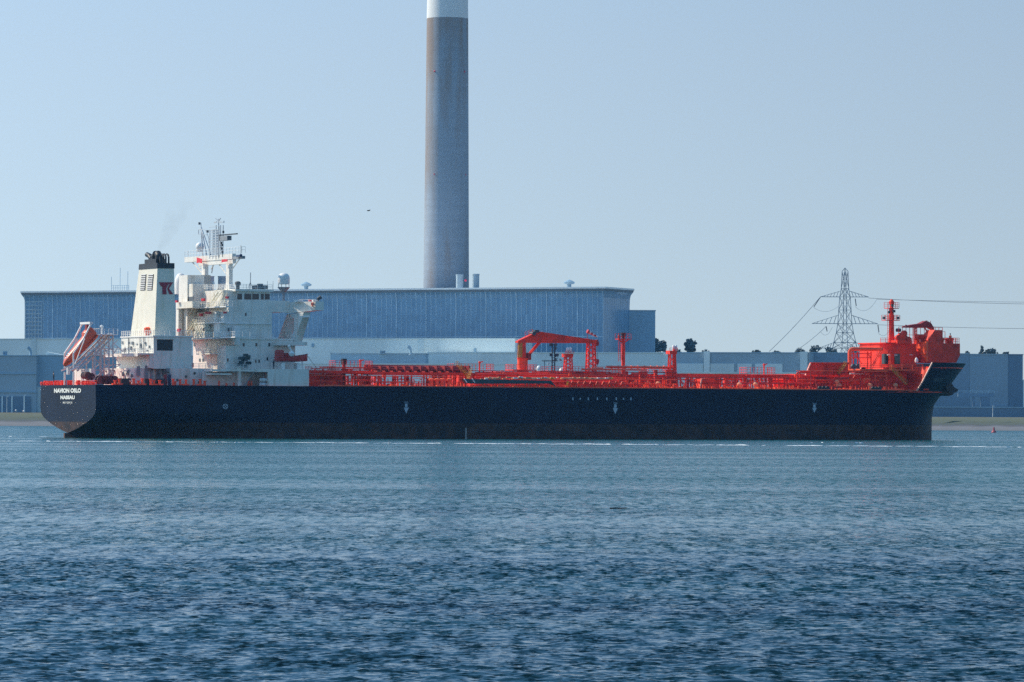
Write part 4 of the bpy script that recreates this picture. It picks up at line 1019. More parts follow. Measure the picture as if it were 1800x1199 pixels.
# radar mast ------------------------------------------------------------------
XR = xm0+5.0
def rp(px, py, X=None): y, z = qx(px, py, XR if X is None else X); return y, z
ms = MB()
for pxs in ((353.5, 365.5, 511), (395.5, 409, 513)):
    c = (pxs[0]+pxs[1])/2; py_b = pxs[2]
    y, zb = rp(c, py_b); _, zt1 = rp(c, 461); _, zk = rp(c, 497)
    h0, h1 = 2.1, 1.0
    ms.prism([(XR-.7, y-h0, zb), (XR+1.1, y-h0, zb), (XR+1.1, y+h0, zb), (XR-.7, y+h0, zb)], [(XR-.4, y-h1, zk), (XR+.6, y-h1, zk), (XR+.6, y+h1, zk), (XR-.4, y+h1, zk)])
    ms.prism([(XR-.4, y-h1, zk), (XR+.6, y-h1, zk), (XR+.6, y+h1, zk), (XR-.4, y+h1, zk)], [(XR-.4, y-h1*1.05, zt1), (XR+.6, y-h1*1.05, zt1), (XR+.6, y+h1*1.05, zt1), (XR-.4, y+h1*1.05, zt1)])
y0, z1 = rp(352, 455); y1, z0 = rp(412, 463); ms.box(XR-.42, XR+.5, y0, y1, z0, z1)
mast = part(ms, 'radar_mast', WHITE)
y0, z1 = rp(328, 452.5); y1, z0 = rp(412, 455.3); ms = MB().box(XR-.6, XR+.4, y0, y1, z0, z1); plat = part(ms, 'mast_platform', WHITE, mast)
y0, z1 = rp(411.2, 451.2); y1, z0 = rp(429, 454.8); part(MB().box(XR-.5, XR+.3, y0, y1, z0, z1), 'mast_wing', STEEL, mast)
br_ = MB()
for (a, b), (c, d) in (((334, 456), (355, 480)), ((371, 473), (377, 464)), ((372, 480), (375, 463)), ((384, 463), (397, 481)), ((421, 455), (407, 475)), ((349, 465), (353, 472))):
    y0, z0 = rp(a, b); y1, z1 = rp(c, d); br_.tube((XR, y0, z0), (XR, y1, z1), .16, 5)
part(br_, 'mast_strut', WHITE, mast)
rl = MB(); ya, zp = rp(328.5, 452.4); yb, _ = rp(428.5, 452.4)
rl.rail([(XR+.4, ya, zp), (XR-.55, ya, zp), (XR-.55, yb, zp), (XR+.4, yb, zp)], 1.55, 1.9, .045, 2); part(rl, 'mast_railing', TRIM, mast)
y, z = rp(349.5, 440.5); part(MB().ball((XR+.3, y, z+1.05), 1.1, 14).lathe((XR+.3, y, z-.3), [(.8, 0), (.9, .8)], 12), 'radar_dome', TRIM, mast, True)
MASTGREY = mat('pale_mast_grey', (0.46, 0.50, 0.54), .5, .08)
lt = MB()
for px in (372.5, 378, 383.5, 388): 
    y, zb = rp(px, 455); _, zt1 = rp(px, 396 if px in (383.5, 388) else 404); 
    for dx in (-.6, .6): lt.tube((XR+dx, y, zb), (XR+dx, y, zt1), .13, 4)
for k in range(12):
    py = 400+k*4.6; y0, z = rp(371.5, py); y1, _ = rp(388.5, py); lt.tube((XR-.6, y0, z), (XR-.6, y1, z), .10, 4)
for px0, px1, py in ((377, 389, 392), (371, 378, 406)): y0, z = rp(px0, py); y1, _ = rp(px1, py); lt.tube((XR, y0, z), (XR, y1, z), .10, 4)
y, zb = rp(384, 455); _, zt1 = rp(384, 385); lt.tube((XR, y, zb), (XR, y, zt1), .12, 5)
for px0, py0, px1, py1 in ((379, 384, 384, 389), (387.5, 384, 384, 389), (384, 389, 392, 391), (376, 391, 381, 390), (393.5, 388, 393.5, 392)): 
    y0, z0 = rp(px0, py0); y1, z1 = rp(px1, py1); lt.tube((XR, y0, z0), (XR, y1, z1), .13, 4)
part(lt, 'signal_lattice', MASTGREY, mast)
af = MB(); y0, z0 = rp(355.5, 400)
for px in (358.5, 366, 374): y1, z1 = rp(px, 452); af.tube((XR-.3, y0, z0), (XR-.3, y1, z1), .19, 5)
y1, z1 = rp(355.2, 391.5); af.tube((XR-.3, y0, z0), (XR-.3, y1, z1), .08, 4)
for (a, b), (c, d) in (((351, 404), (351, 412)), ((351, 404), (356, 403)), ((351, 412), (356, 411)), ((356, 403), (364, 405)), ((364, 405), (369, 420)), ((358, 413), (365, 413)), ((369, 420), (369, 428))):
    y0, z0 = rp(a, b); y1, z1 = rp(c, d); af.tube((XR-.3, y0, z0), (XR-.3, y1, z1), .10, 4)
part(af, 'gaff_frame', MASTGREY, mast)
y0, z = rp(384.5, 414); y1, _ = rp(416.5, 414.5); sc = MB().box(XR-.25, XR+.25, y0, y1, z-.11, z+.17); part(sc, 'radar_scanner', DKSTEEL, mast)
y0, z1 = rp(388, 415.8); y1, z0 = rp(401.5, 422.5); gb = MB().box(XR-.6, XR+.6, y0, y1-.6, z0, z1).box(XR-.45, XR+.45, y1-.6, y1, z0+.1, z1-.05); part(gb, 'radar_gearbox', STEEL, mast)
nl = MB()
for px, py in ((393.5, 427), (395, 431), (394, 437), (397, 408), (369.5, 407), (355, 393), (395.5, 443)):
    y, z = rp(px, py); nl.box(XR-.9, XR-.5, y-.25, y+.25, z-.3, z+.3)
y0, z0 = rp(393, 425); y1, z1 = rp(395.5, 452); nl.tube((XR-.7, y0, z0), (XR-.7, y1, z1), .07, 4)
for px in (389.5, 428): y, zb = rp(px, 452); _, zt1 = rp(px, 431.5 if px > 400 else 398); nl.tube((XR-.7, y, zb), (XR-.7, y, zt1), .06, 4)
part(nl, 'navigation_lamp', DKSTEEL, mast)
y, z = rp(428.5, 449.2); part(MB().ball((XR-.8, y, z), .42).box(XR-1, XR-.6, y, y+2.6, z-.3, z+.2), 'horn', mat('blue_horn', (0.02, 0.05, 0.12), .4), mast)
fr_ = mat('flag_red', (0.70, 0.03, 0.05), .7, .1)
for P in ([(346, 452.5), (355.5, 455.5), (355, 463), (350, 461.5), (346, 463)], [(390, 456), (400, 455.5), (400, 459.5), (389.5, 461.5)]):
    part(MB().yz([rp(*p, XR-1.6) for p in P], XR-1.66, XR-1.58), 'signal_flag', fr_, mast)
for px0, px1 in ((364, 373), (387, 396.5)):
    y, z1 = rp((px0+px1)/2, 485.5, XR+4); _, z0 = rp((px0+px1)/2, 503, XR+4); r_ = (px1-px0)/2/3.1
    part(MB().lathe((XR+4, y, z0-1.2), [(r_*.8, 0), (r_*.8, z1-z0+.9), (r_*.88, z1-z0+1.2)], 14), 'vent_trunk', mat('pale_blue_vent', (0.35, 0.42, 0.50), .5), wh, True)
y, z = rp(374.5, 497.5, XR+1); part(MB().dome((XR+1, y, z-.4), .42, .8), 'aerial_dome', TRIM, wh, True)

# starboard side screen and recess under the boat deck ------------------------------
YS = -20.3
x0, z1 = q(477, 648.5, YS); x1, z0 = q(543, 681, YS)
scr = part(MB().box(x0, x1, YS, YS+6.2, DZ-.01, z1), 'side_screen', WHITE)
x2, _ = q(452, 650, YS); pf = MB(); zq = q(465, 654, YS)[1]
pf.box(x2, x0-.01, YS+.02, YS+6, zq, z1-.01); pf.box(x0-.9, x0-.012, YS+.03, YS+.6, DZ, zq-.003)
part(pf, 'portal_frame', WHITE, scr)
xd0, zd1 = q(372, 649, YS+1); zd0 = q(400, 659, YS+1)[1]
bd = part(MB().box(xd0, x2-.02, YS+1, YL-.31, zd1-.5, zd1), 'boat_deck', WHITE)
part(MB().rail([(xd0, YS+1.1, zd1), (x2, YS+1.1, zd1)], 1.1, 1.7, .05), 'boat_deck_railing', TRIM, bd)
part(MB().box(xd0, q(408, 655, YS+1)[0], YS+1.2, YL-.32, zd0, zd0+.35), 'lower_ledge', WHITE, bd)
part(MB().lathe((q(421, 665, YS+1.5)[0], YS+1.6, DZ), [(.55, 0), (.5, 4.2), (.75, 4.6)], 12), 'boat_deck_pillar', WHITE, bd, True)
part(MB().tube((q(429, 680, YS+1.3)[0], YS+1.3, DZ), (q(448, 652, YS+1.3)[0], YS+1.3, zd1-.3), .12, 5), 'brace_wire', STEEL, bd)
part(MB().box(xd0-.5, x2, -15.5, YL-.4, DZ, zd1-.6), 'recess_wall', WHITE, bd)
fl = MB()
for px in (385, 398, 411, 437, 442): x, z = q(px, 676, -17.5); fl.tube((x, -17.5, DZ), (x, -17.5, DZ+random.uniform(.6, 1.4)), .25, 6)
part_each(fl, 'mooring_bitt', ORANGE, deck)
cr = MB(); x, z = q(424, 640, YL-2.5)
for k in range(9):
    xx, zz_ = q(421+random.uniform(0, 16), 624+random.uniform(0, 20), YL-2.0); cr.box(xx-.5, xx+.5, YL-2.6, YL-1.6, zz_-.35, zz_+.35)
cr.tube((x, YL-2.2, zd1), (x+.6, YL-2.2, zd1+3.2), .3, 6); cr.tube((x+.6, YL-2.2, zd1+3.0), (x+2.4, YL-2.2, zd1+2.6), .22, 6)
part(cr, 'provision_davit', TEAL, bd)

# rescue boat davit and boat ---------------------------------------------------------
YD = -18.5
dv = MB(); zs_ = z1
for px in (495, 522): x, _ = q(px, 640, YD); dv.box(x-.4, x+.4, YD-1.2, YD+1.2, zs_, q(px, 638, YD)[1])
x, z = q(505, 622, YD+.3); dv.lathe((x, YD-2.4, z), [(.55, -.6), (.85, .1), (.3, .7)], 8); xx, zz_ = q(508, 608.5, YD-2.4); dv.tube((x, YD-2.4, z+.4), (xx, YD-2.4, zz_), .3, 7, .25); dv.ball((xx, YD-2.4, zz_), .38, 8)
x, z = q(538, 640, YD); dv.tube((x-1, YD, zs_), (x-1, YD, zs_+2), .2, 6)
part(dv, 'rescue_boat_davit', TRIM, scr)
a = q(540, 625, YD); b = q(560, 652, YD); part(MB().tube((a[0], YD, a[1]), (b[0], YD, b[1]), .05, 4), 'painter_line', DKSTEEL, scr)

def boat_hull(mb, L, w_, h, sheer=.25, n=12, fine=2.2):
    S = []
    for i in range(n+1):
        t = i/n; x = L*t; b = w_/2*(1-(max(0, t-.45)/.55)**fine)*(.8+.2*min(1, t*4)); k = h*(.22*(max(0, t-.5)/.5)**2); top = h*(1+sheer*t*t)
        S.append([(x, -b, top), (x, -b*1.06, top*.82), (x, -b*.8, k+h*.25), (x, 0, k), (x, b*.8, k+h*.25), (x, b*1.06, top*.82), (x, b, top)])
    vs = [p for s_ in S for p in s_]; fs = []
    for i in range(n):
        for j in range(6): fs.append((i*7+j, i*7+j+1, (i+1)*7+j+1, (i+1)*7+j))
        fs.append((i*7+6, i*7, (i+1)*7, (i+1)*7+6))
    fs.append(tuple(range(7))); fs.append(tuple(range(n*7, n*7+7))[::-1])
    mb.add(vs, fs)
xr0, zr1 = q(484.5, 626, YD); xr1, zr0 = q(540.5, 636.5, YD); Lr = xr1-xr0
rb_mat = mat('rescue_boat_red', (0.50, 0.035, 0.035), .4, .1)
rb = empty('rescue_boat', ORG + SF*xr0 + SP*YD + Vector((0,0,zr0)), TH); tag(rb, 'red rescue boat with a raised cabin on its davit beside the superstructure', 'boat')
m = MB(); boat_hull(m, Lr, 2.5, zr1-zr0-.2, .75); m.build('hull', rb_mat, rb, True)
hb_ = zr1-zr0-.2
MB().xz([(.1, hb_+.02), (.1, hb_+1.45), (.4, hb_+1.75), (1.6, hb_+1.75), (1.9, hb_+1.4), (1.95, hb_+.02)], -.85, .85).build('cabin', rb_mat, rb)
MB().xz([(2.2, hb_+.02), (2.4, hb_+1.0), (4.0, hb_+1.0), (5.2, hb_+.1)], -.9, .9).build('canopy', rb_mat, rb)
MB().xz([(6.4, hb_+.2), (6.5, hb_+.55), (7.6, hb_+.6), (8.0, hb_+.35)], -.45, .45).build('bow_locker', rb_mat, rb)
m = MB()
for sd in (-1, 1): m.path([(Lr*t, sd*(1.27*(1-(max(0,t-.45)/.55)**2.2)*(.8+.2*min(1,t*4))+.05), hb_*(1+.75*t*t)*.95) for t in [i/10 for i in range(11)]], .1, 5)
m.build('fender', DARKRED, rb)
# liferaft canisters in the portal
LRM = mat('liferaft_white', (0.62, 0.66, 0.66), .5, .1)
for k, (py, lab) in enumerate(((668, 'white liferaft canister, upper one in the dark portal of the ship side'), (676, 'white liferaft canister, lower one in the dark portal of the ship side'))):
    x, z = q(462.5, py, YS+.9); e = empty('liferaft', ORG + SF*x + SP*(YS+.9) + Vector((0,0,z)), TH); tag(e, lab, 'liferaft', 'liferaft canisters in the ship side')
    MB().lathe((-1.0, 0, 0), [(.2, 0), (.45, .12), (.5, .3), (.5, 1.7), (.45, 1.88), (.2, 2.0)], 12, 'x').build('canister', LRM, e, True)
    MB().lathe((-.55, 0, 0), [(.52, 0), (.52, .08)], 12, 'x').build('strap', STEEL, e); MB().lathe((.45, 0, 0), [(.52, 0), (.52, .08)], 12, 'x').build('strap', STEEL, e)
part(MB().tube((q(462.5, 664, YS+.9)[0], YS+.9, q(462.5, 664, YS+.9)[1]), (q(462.5, 655, YS+.9)[0], YS+.9, q(462.5, 654.5, YS+.9)[1]), .1, 5).box(q(455, 680, YS)[0], q(470, 680, YS)[0], YS+.5, YS+1.4, DZ, q(460, 679.6, YS)[1]), 'liferaft_cradle', STEEL, scr)

# stern: free-fall lifeboat, its davit and the skid tower ------------------------------
dvm = MB(); WDV = 3.15
F = [(0.0, q(129.5, 649, -WDV)[1]), (0.0, q(129, 620.5, -WDV)[1])]
xk1, zk1 = q(146.5, 596, -WDV); xk2, zk2 = q(160, 569, -WDV); xlow, zlow = q(129.5, 647, -WDV); xk0, zk0 = q(129, 621, -WDV)
for sd in (-1, 1):
    P = [(xlow, sd*WDV, zlow), (xk0, sd*WDV, zk0), (xk1, sd*WDV, zk1), (xk2, sd*WDV, zk2)]
    dvm.path(P, .2, 6)
dvm.box(xk2-.45, xk2+.45, -WDV-.3, WDV+.3, zk2-.1, zk2+.45)
davit = part(dvm, 'lifeboat_davit', TRIM)
ad = MB()
xs1, zs1 = q(149.3, 595, -WDV+.4); xs2, zs2 = q(132, 640, -WDV+.4)
for sd in (-1, 1):
    ad.tube((xs1, sd*(WDV-.4), zs1), (xs2, sd*(WDV-.4), zs2), .14, 5)
    ad.tube((xlow-.9, sd*WDV, zlow-.6), (xlow+1.3, sd*WDV, zlow+.4), .22, 5); ad.tube((xlow, sd*WDV, DZ), (xlow, sd*WDV, zlow-1.0), .22, 6)
xq, zq_ = q(118, 652, -.5); ad.box(xlow-.9, xlow-.2, -1.2, -.6, zlow-1.6, zlow+.2)
part(ad, 'davit_arm', TRIM, davit)
part(MB().box(xk2-.3, xk2+.3, -.9, .3, zk2-1.9, zk2-.2).ball((xk2, -.3, zk2-1.6), .45, 8), 'winch_block', DARKRED, davit)
lat = MB(); YT = 3.0
def seg(a, b, r=.15, Ys=(-YT, YT)):
    for Y in Ys:
        x0, z0 = q(*a, -YT); x1, z1 = q(*b, -YT); lat.tube((x0, Y, z0), (x1, Y, z1), r, 5)
for px in (167, 178, 191.5, 198.5): seg((px, 668), (px, 612 if px < 170 else 614 if px < 180 else 590), .2)
for a, b in (((166, 624), (196, 613)), ((166, 624), (198, 624)), ((168, 613), (198, 613)), ((168, 650), (199, 650)), ((178, 650), (192, 638)), ((178, 626), (192, 640)), ((178, 668), (198, 650)), ((192, 668), (178, 652)), ((198, 624), (206, 634)), ((199, 648), (212, 641)), ((199, 641), (212, 641)), ((199, 603), (216, 618)), ((192, 612), (207, 598)), ((198, 624), (208, 610)), ((168, 640), (178, 626)), ((178, 604), (192, 625))): seg(a, b, .11)
for a, b in (((133, 649), (197, 587)), ((139, 652), (200, 595))): seg(a, b, .24, (-1.6, 1.6))
for k in range(9):
    f = k/8; x0, z0 = q(133+64*f, 649-62*f, -1.6); lat.tube((x0, -1.6, z0), (x0, 1.6, z0), .12, 4); x1, z1 = q(139+61*f, 652-57*f, -1.6)
    for Y in (-1.6, 1.6): lat.tube((x0, Y, z0), (x1, Y, z1), .1, 4)
for px, py in ((167, 624), (178, 624), (191.5, 613), (198.5, 590), (178, 650), (198.5, 650)):
    x0, z0 = q(px, py, -YT); lat.tube((x0, -YT, z0), (x0, YT, z0), .12, 4)
part(lat, 'skid_tower', mat('stained_white_steel', (0.62, 0.58, 0.56), .5, .1), davit)
pl_ = MB(); x0, z0 = q(173, 587, -3); x1, _ = q(205, 587, -3)
pl_.box(x0, x1, -4, 4, z0-.2, z0); pl_.rail([(x1, -3.9, z0), (x0, -3.9, z0), (x0, 3.9, z0)], 1.3, 1.1, .05)
pl_.tube((x0+2, 0, z0), (x0+2, 0, z0+1.8), .2, 6); pl_.lathe((x0+2, 0, z0+1.7), [(.5, 0), (.5, .3), (.1, .6)], 8)
part(pl_, 'boarding_platform', TRIM, davit)
ps = MB(); xx0, zz0 = q(142, 647, -5); xx1, zz1 = q(166, 667, -5)
part(MB().box(xx0+2, xx1, -6.5, 6.5, DZ, DZ+.9).box(xx0+2.3, xx1-.3, -6, 6, DZ+.9, q(150, 648, -5)[1]), 'winch_house', WHITE)

YB = 0.0
xb0_, zb0_ = q(120.5, 641, -1.2); xb1_, zb1_ = q(173, 585, -1.2)
bx, bz = q(118.5, 646, -1.5); tx, tz = q(172, 593, -1.5)
Lb = sqrt((tx-bx)**2 + (tz-bz)**2)+.6; angb = math.atan2(tz-bz, tx-bx)
lbE = empty('lifeboat', ORG + SF*bx + Vector((0, 0, bz)), 0)
lbE.rotation_mode = 'QUATERNION'
# local x runs up the slope from the bow
Rm = Matrix.Rotation(TH, 4, 'Z') @ Matrix.Rotation(-angb, 4, 'Y')
lbE.rotation_quaternion = Rm.to_quaternion(); tag(lbE, 'orange enclosed free-fall lifeboat slanting nose down over the ship stern', 'lifeboat')
def ell(mb, L, prof, n=14, zlow=.0):
    S = []
    for t, w_, zb, zt in prof:
        ring = []
        for i in range(n):
            a = 2*pi*i/n; cx, cz = cos(a), sin(a)
            ring.append((L*t, w_*math.copysign(abs(cx)**.6, cx), (zb+zt)/2 + (zt-zb)/2*math.copysign(abs(cz)**.7, cz)))
        S.append(ring)
    vs = [p for s_ in S for p in s_]; fs = []
    for i in range(len(S)-1):
        for j in range(n): fs.append((i*n+j, i*n+(j+1) % n, (i+1)*n+(j+1) % n, (i+1)*n+j))
    fs.append(tuple(range(n))[::-1]); fs.append(tuple(range((len(S)-1)*n, len(S)*n))); mb.add(vs, fs)
m = MB(); ell(m, Lb, [(0, .12, .35, .75), (.03, .5, .1, 1.1), (.1, 1.0, -.15, 1.55), (.25, 1.35, -.3, 1.9), (.5, 1.5, -.35, 2.2), (.75, 1.5, -.35, 2.5), (.8, 1.5, -.35, 3.2), (.97, 1.45, -.25, 3.3), (1.0, 1.3, -.1, 3.0)], 18)
m.build('hull', LBORANGE, lbE, True)
MB().box(Lb*.79-.06, Lb*.79+.02, -.9, .9, 2.45, 2.95).build('cockpit_window', GLASS, lbE)
m = MB()
for sd in (-1, 1): m.tube((Lb*.1, sd*1.12, .55), (Lb*.97, sd*1.56, .6), .09, 5)
m.build('fender', DARKRED, lbE)
m = MB()
for k in range(3): m.box(Lb*(.13+.06*k), Lb*(.13+.06*k)+.25, -.5-.1*k, .5+.1*k, 1.62+.1*k, 1.72+.1*k)
m.build('hatch_marking', TRIM, lbE)

# stern fittings
sf = MB(); random.seed(21)
for px in (74, 79, 84, 89, 104, 109, 137, 146, 151, 157, 162): 
    y, z = qx(px, 672, .8); sf.box(.6, 1.3, y-.5, y+.5, DZ, DZ+random.uniform(.8, 1.25)); sf.box(.35, .45, y-.2, y+.2, DZ+.3, DZ+.8)
for px in (97, 101, 120, 124, 128): y, z = qx(px, 672, 1.2); sf.lathe((1.2, y, DZ), [(.3, 0), (.3, .9), (.5, 1.0), (.5, 1.15)], 8)
sf.rail([(.5, 18.4, DZ), (.5, -18.4, DZ)], 1.0, 1.4, .05, 2)
part(sf, 'stern_fairlead', RED, deck)
wn = MB()
for px, py in ((150, 660), (156, 662)): x, z = q(px, py, -4); wn.lathe((x, -6, z), [(.9, 0), (.9, 3)], 12, 'y')
for px in (176, 184, 192, 199): x, z = q(px, 668, -12.5); wn.lathe((x, -13.5, DZ+1.2), [(1.1, 0), (1.1, .2), (.7, .22), (.7, 1.8), (1.1, 1.82), (1.1, 2.0)], 12, 'y')
part_each(wn, 'mooring_winch', mat('winch_dark', (0.10, 0.03, 0.03), .6), deck, True)
dt = MB()
for px, w_ in ((219, 6.5), (258, 5), (276, 4), (285, 4)):
    x0, z = q(px-w_, 668, -15.5); x1, _ = q(px+w_, 668, -15.5); dt.box(x0, x1, -16.2, -14.8, DZ, DZ+1.6)
part_each(dt, 'deck_box', BLACK, deck)
st_ = MB()
for px in (203, 209, 231, 236, 244, 250, 264, 271, 280, 304, 310, 318, 326, 340, 352, 360):
    x, _ = q(px, 675, -16.5); h_ = random.uniform(.6, 1.5); st_.lathe((x, -16.6+random.uniform(-.4, 1), DZ), [(.35, 0), (.3, h_), (.48, h_+.05), (.48, h_+.2)], 8)
    if random.random() < .5: st_.box(x-.9, x+.9, -16.9, -16.2, DZ, DZ+.35)
part(st_, 'bollard', ORANGE, deck)

# ------------------------------------------------------------------ cargo deck
random.seed(33)
def edge_x(px, Y): return q(px, 680, Y)[0]
def beam(px0, px1, py0, py1, Y0, Y1, mb): 
    x0, z1 = q(px0, py0, Y0); x1, z0 = q(px1, py1, Y0); mb.box(x0, x1, Y0, Y1, q((px0+px1)/2, py1, Y0)[1], q((px0+px1)/2, py0, Y0)[1]); return mb
def deckpipe(mb, px0, px1, py, Y, r, n=8):
    x0, z0 = q(px0, py, Y); x1, _ = q(px1, py, Y); zc = q((px0+px1)/2, py, Y)[1]; mb.tube((x0, Y, zc), (x1, Y, zc), r, n); return mb
# left: raised walkway with pipe bundle
wk = MB(); beam(545, 655, 651, 657, -12, -5, wk); beam(655, 832, 654.5, 659.5, -12, -5, wk); beam(545, 604, 657.5, 682.5, -9, -4, wk); beam(638, 652, 660, 682, -9.5, -6, wk)
walk = part(wk, 'raised_walkway', RED)
pb = MB()
for k, (py, r) in enumerate(((644.3, .35), (647.2, .4), (650, .28))): deckpipe(pb, 640, 826, py, -8-1.1*k, r); deckpipe(pb, 640, 826, py, -5+k, r)
for px in range(662, 826, 14): x, z = q(px, 655, -8); pb.box(x-.18, x+.18, -11, -3.5, z, q(px, 643.5, -8)[1])
part(pb, 'pipe_bundle', DARKRED, walk)
po = MB()
for px0, px1, st in ((607, 832, 3.1),):
    px = px0
    while px < px1:
        Y = random.choice((-12, -11.5, -6, -5, 2, 6)); x, z = q(px, 660, -12); w_ = random.choice((.09, .12, .16, .22)); po.box(x-w_, x+w_, Y-w_, Y+w_, DZ, z)
        px += random.uniform(st*.45, st*1.5)
part_each(po, 'walkway_post', RED, walk)
dia = MB()
for px0 in (655, 690, 735, 780): a = q(px0, 661, -12); b = q(px0+22, 668, -12); dia.tube((a[0], -12, a[1]), (b[0], -12, b[1]), .11, 4)
for px0, px1, py in ((607, 660, 668), (660, 720, 672), (720, 800, 675)): deckpipe(dia, px0, px1, py, -14, .14)
part(dia, 'walkway_brace', RED, walk)
rl = MB()
def prail(px0, px1, py, Y, h, back=4): 
    x0, z = q(px0, py, Y); x1, _ = q(px1, py, Y); rl.rail([(x0, Y+back, z), (x0, Y, z), (x1, Y, z), (x1, Y+back, z)], h, .95, .055)
prail(590, 655, 645, -11, 1.6); prail(548, 590, 651.5, -11, 1.1); prail(798, 868, 651, -9, 1.7); prail(1313, 1362, 659, -9, 2.0); prail(963, 1100, 655, -10, 1.6); prail(1140, 1178, 654, -8, 1.3)
part(rl, 'walkway_railing', RED, walk)
mi = MB(); beam(576, 655, 645, 646.8, -11, -6, mi); beam(800, 868, 651, 652.2, -9, -5, mi); beam(1313, 1362, 659.2, 660.4, -9, -5, mi)
for px in (800, 818, 850, 866): x, z = q(px, 652, -8); mi.box(x-.12, x+.12, -8.2, -7.8, DZ, z)
for px, py in ((633, 634), (843, 637), (1343, 641)):
    x, zt = q(px, py, -8); zb = zt-2.6; fm_ = MB(); fm_.tube((x, -8, zb), (x, -8, zt), .2, 7); fm_.lathe((x, -8, zt-.2), [(.35, 0), (.35, .3), (.15, .5)], 8); fm_.tube((x, -8, zt-.1), (x+1.0, -8, zt+.25), .14, 6); part(fm_, 'fire_monitor', RED, walk)
part(mi, 'monitor_deck', RED, walk)
x, zt = q(604.5, 630.5, -9); zb = q(604.5, 640, -9)[1]; bb = MB().box(x-.55, x+.55, -9.6, -8.4, zb, zt); part(bb, 'black_lamp_housing', BLACK, walk)
part(MB().box(x-.35, x+.35, -9.3, -8.7, DZ, zb-.003), 'lamp_column', DARKRED, walk)
# stairs (yellow)
sy = MB(); a = q(825, 665, -13); b = q(803, 641, -13); sy.stair((a[0], -13, a[1]), (b[0], -13, b[1]), 1.0, .09); a = q(822, 668, -15); b = q(828, 653, -15); sy.stair((a[0], -15, a[1]), (b[0], -15, b[1]), 1.0, .08)
part(sy, 'deck_stair', mat('orange_yellow_stair', (0.62, 0.30, 0.05), .5), walk)

# middle: manifold platform
mf = MB(); beam(830, 1190, 657.5, 683, -7, 8, mf); beam(872, 930, 653.5, 657.4, -6, 2, mf); beam(950, 1065, 652.5, 657.3, -3, 2, mf)
mani = part(mf, 'manifold_platform', RED)
pp = MB()
for py, Y, r in ((657, -10, .3), (660, -12, .35), (664, -14, .25), (668.5, -15.5, .3), (672, -17, .3)): deckpipe(pp, 835, 1100, py, Y, r)
for px in range(845, 1100, 9):
    x, z = q(px, 665, -16); r = random.uniform(.15, .35); pp.tube((x, -15.5, DZ), (x, -15.5, z-random.uniform(0, .8)), r, 7); 
part(pp, 'manifold_pipe', RED, mani, True)
hs = MB()
for px0, px1, mt in ((852, 880, 0), (900, 966, 0), (967, 974, 1), (986, 1075, 0), (1072, 1077, 1)):
    hs.mi = mt; x0, z0 = q(px0, 665.2, -18); x1, _ = q(px1, 665.2, -18); hs.tube((x0, -18, z0), (x1, -18, z0), .26, 8)
hs.mi = 1; x, z = q(997.5, 674, -18); hs.lathe((x, -18.2, z-.6), [(.35, 0), (.35, 1.0), (.15, 1.2)], 8)
for px in range(848, 1078, 7):
    px += random.uniform(-3, 3); hs.mi = random.choice((0, 0, 0, 0, 2)); k = random.uniform(.5, 1.1); x, z = q(px, 664.6+random.uniform(-1.6, 1.6), -18.3); hs.box(x-.5*k, x+.5*k, -18.5, -18.1, z-.16*k, z+.2*k)
part(hs, 'hose_reducer', [mat('pale_orange_hose', (0.80, 0.38, 0.20), .4), YELLOW, TRIM], mani, True)
gg = MB(); x0, z0 = q(815, 666, -19.6); x1, z1 = q(838, 668, -19.6)
P = [q(px, py, -19.6) for px, py in ((813, 666), (840, 666.5), (968, 669), (976, 679), (966, 674.5), (840, 674.5), (818, 674))]
gg.xz(P, -19.9, -19.0); gang = part(gg, 'accommodation_ladder', TEAL)
gr_ = MB()
for px in (818, 832): a = q(px-2, 666, -20); b = q(px+2.5, 672.5, -20); gr_.tube((a[0], -20, a[1]), (b[0], -20, b[1]), .18, 4)
part(gr_, 'ladder_bracket', TRIM, gang)
lw = MB()
px = 835
while px < 1190:
    x, _ = q(px, 680, -17); h_ = random.uniform(.5, 2.2); k = random.random()
    if k < .6: lw.box(x-.12, x+.12, -17.2, -16.9, DZ, DZ+h_*1.4)
    elif k < .85: lw.lathe((x, -17.5, DZ), [(.3, 0), (.25, h_*.6), (.5, h_*.65), (.5, h_*.8)], 8)
    else: lw.box(x-.8, x+.8, -18, -17, DZ, DZ+h_*.5)
    px += random.uniform(2.5, 7)
deckpipe(lw, 1000, 1120, 675, -19, .22); deckpipe(lw, 830, 1000, 677.5, -18.5, .15)
part(lw, 'side_rail_fitting', RED, mani)
hp = MB()
for i, px in enumerate(range(1000, 1090, 11)):
    x, z = q(px, 680, -19.5); hp.tube((x, -19.6, DZ), (x+1, -19.6, DZ+1.8), .2, 6); hp.tube((x+1, -19.6, DZ+1.8), (x+1.6, -19.6, DZ), .2, 6)
part(hp, 'manifold_support', RED, mani)
# long bright pipes right of the crane rest
bp = MB()
for px0, px1, py, Y, r in ((1066, 1181, 645.5, -9, .33), (1022, 1137, 649.7, -11, .24), (1040, 1060, 647.6, -7, .25)): deckpipe(bp, px0, px1, py, Y, r, 12)
for k in range(10): x, z = q(1075+k*11.5, 645.5, -9); bp.lathe((x, -9, z), [(.33, -.15), (.46, -.1), (.46, .1), (.33, .15)], 12, 'x')
part(bp, 'cargo_pipe', mat('pale_red_pipe', (0.75, 0.14, 0.07), .35, .1), mani, True)
sp_ = MB()
for px, w_ in ((1102, 3), (1126.5, 5), (1134.5, 6), (1152.5, 5), (1176, 10)):
    x0, z = q(px-w_/2, 648 if px > 1140 else 650.5, -9.5); x1, _ = q(px+w_/2, 650, -9.5); sp_.box(x0, x1, -9.8, -9.0, DZ, z-.3)
part_each(sp_, 'pipe_support', RED, mani)

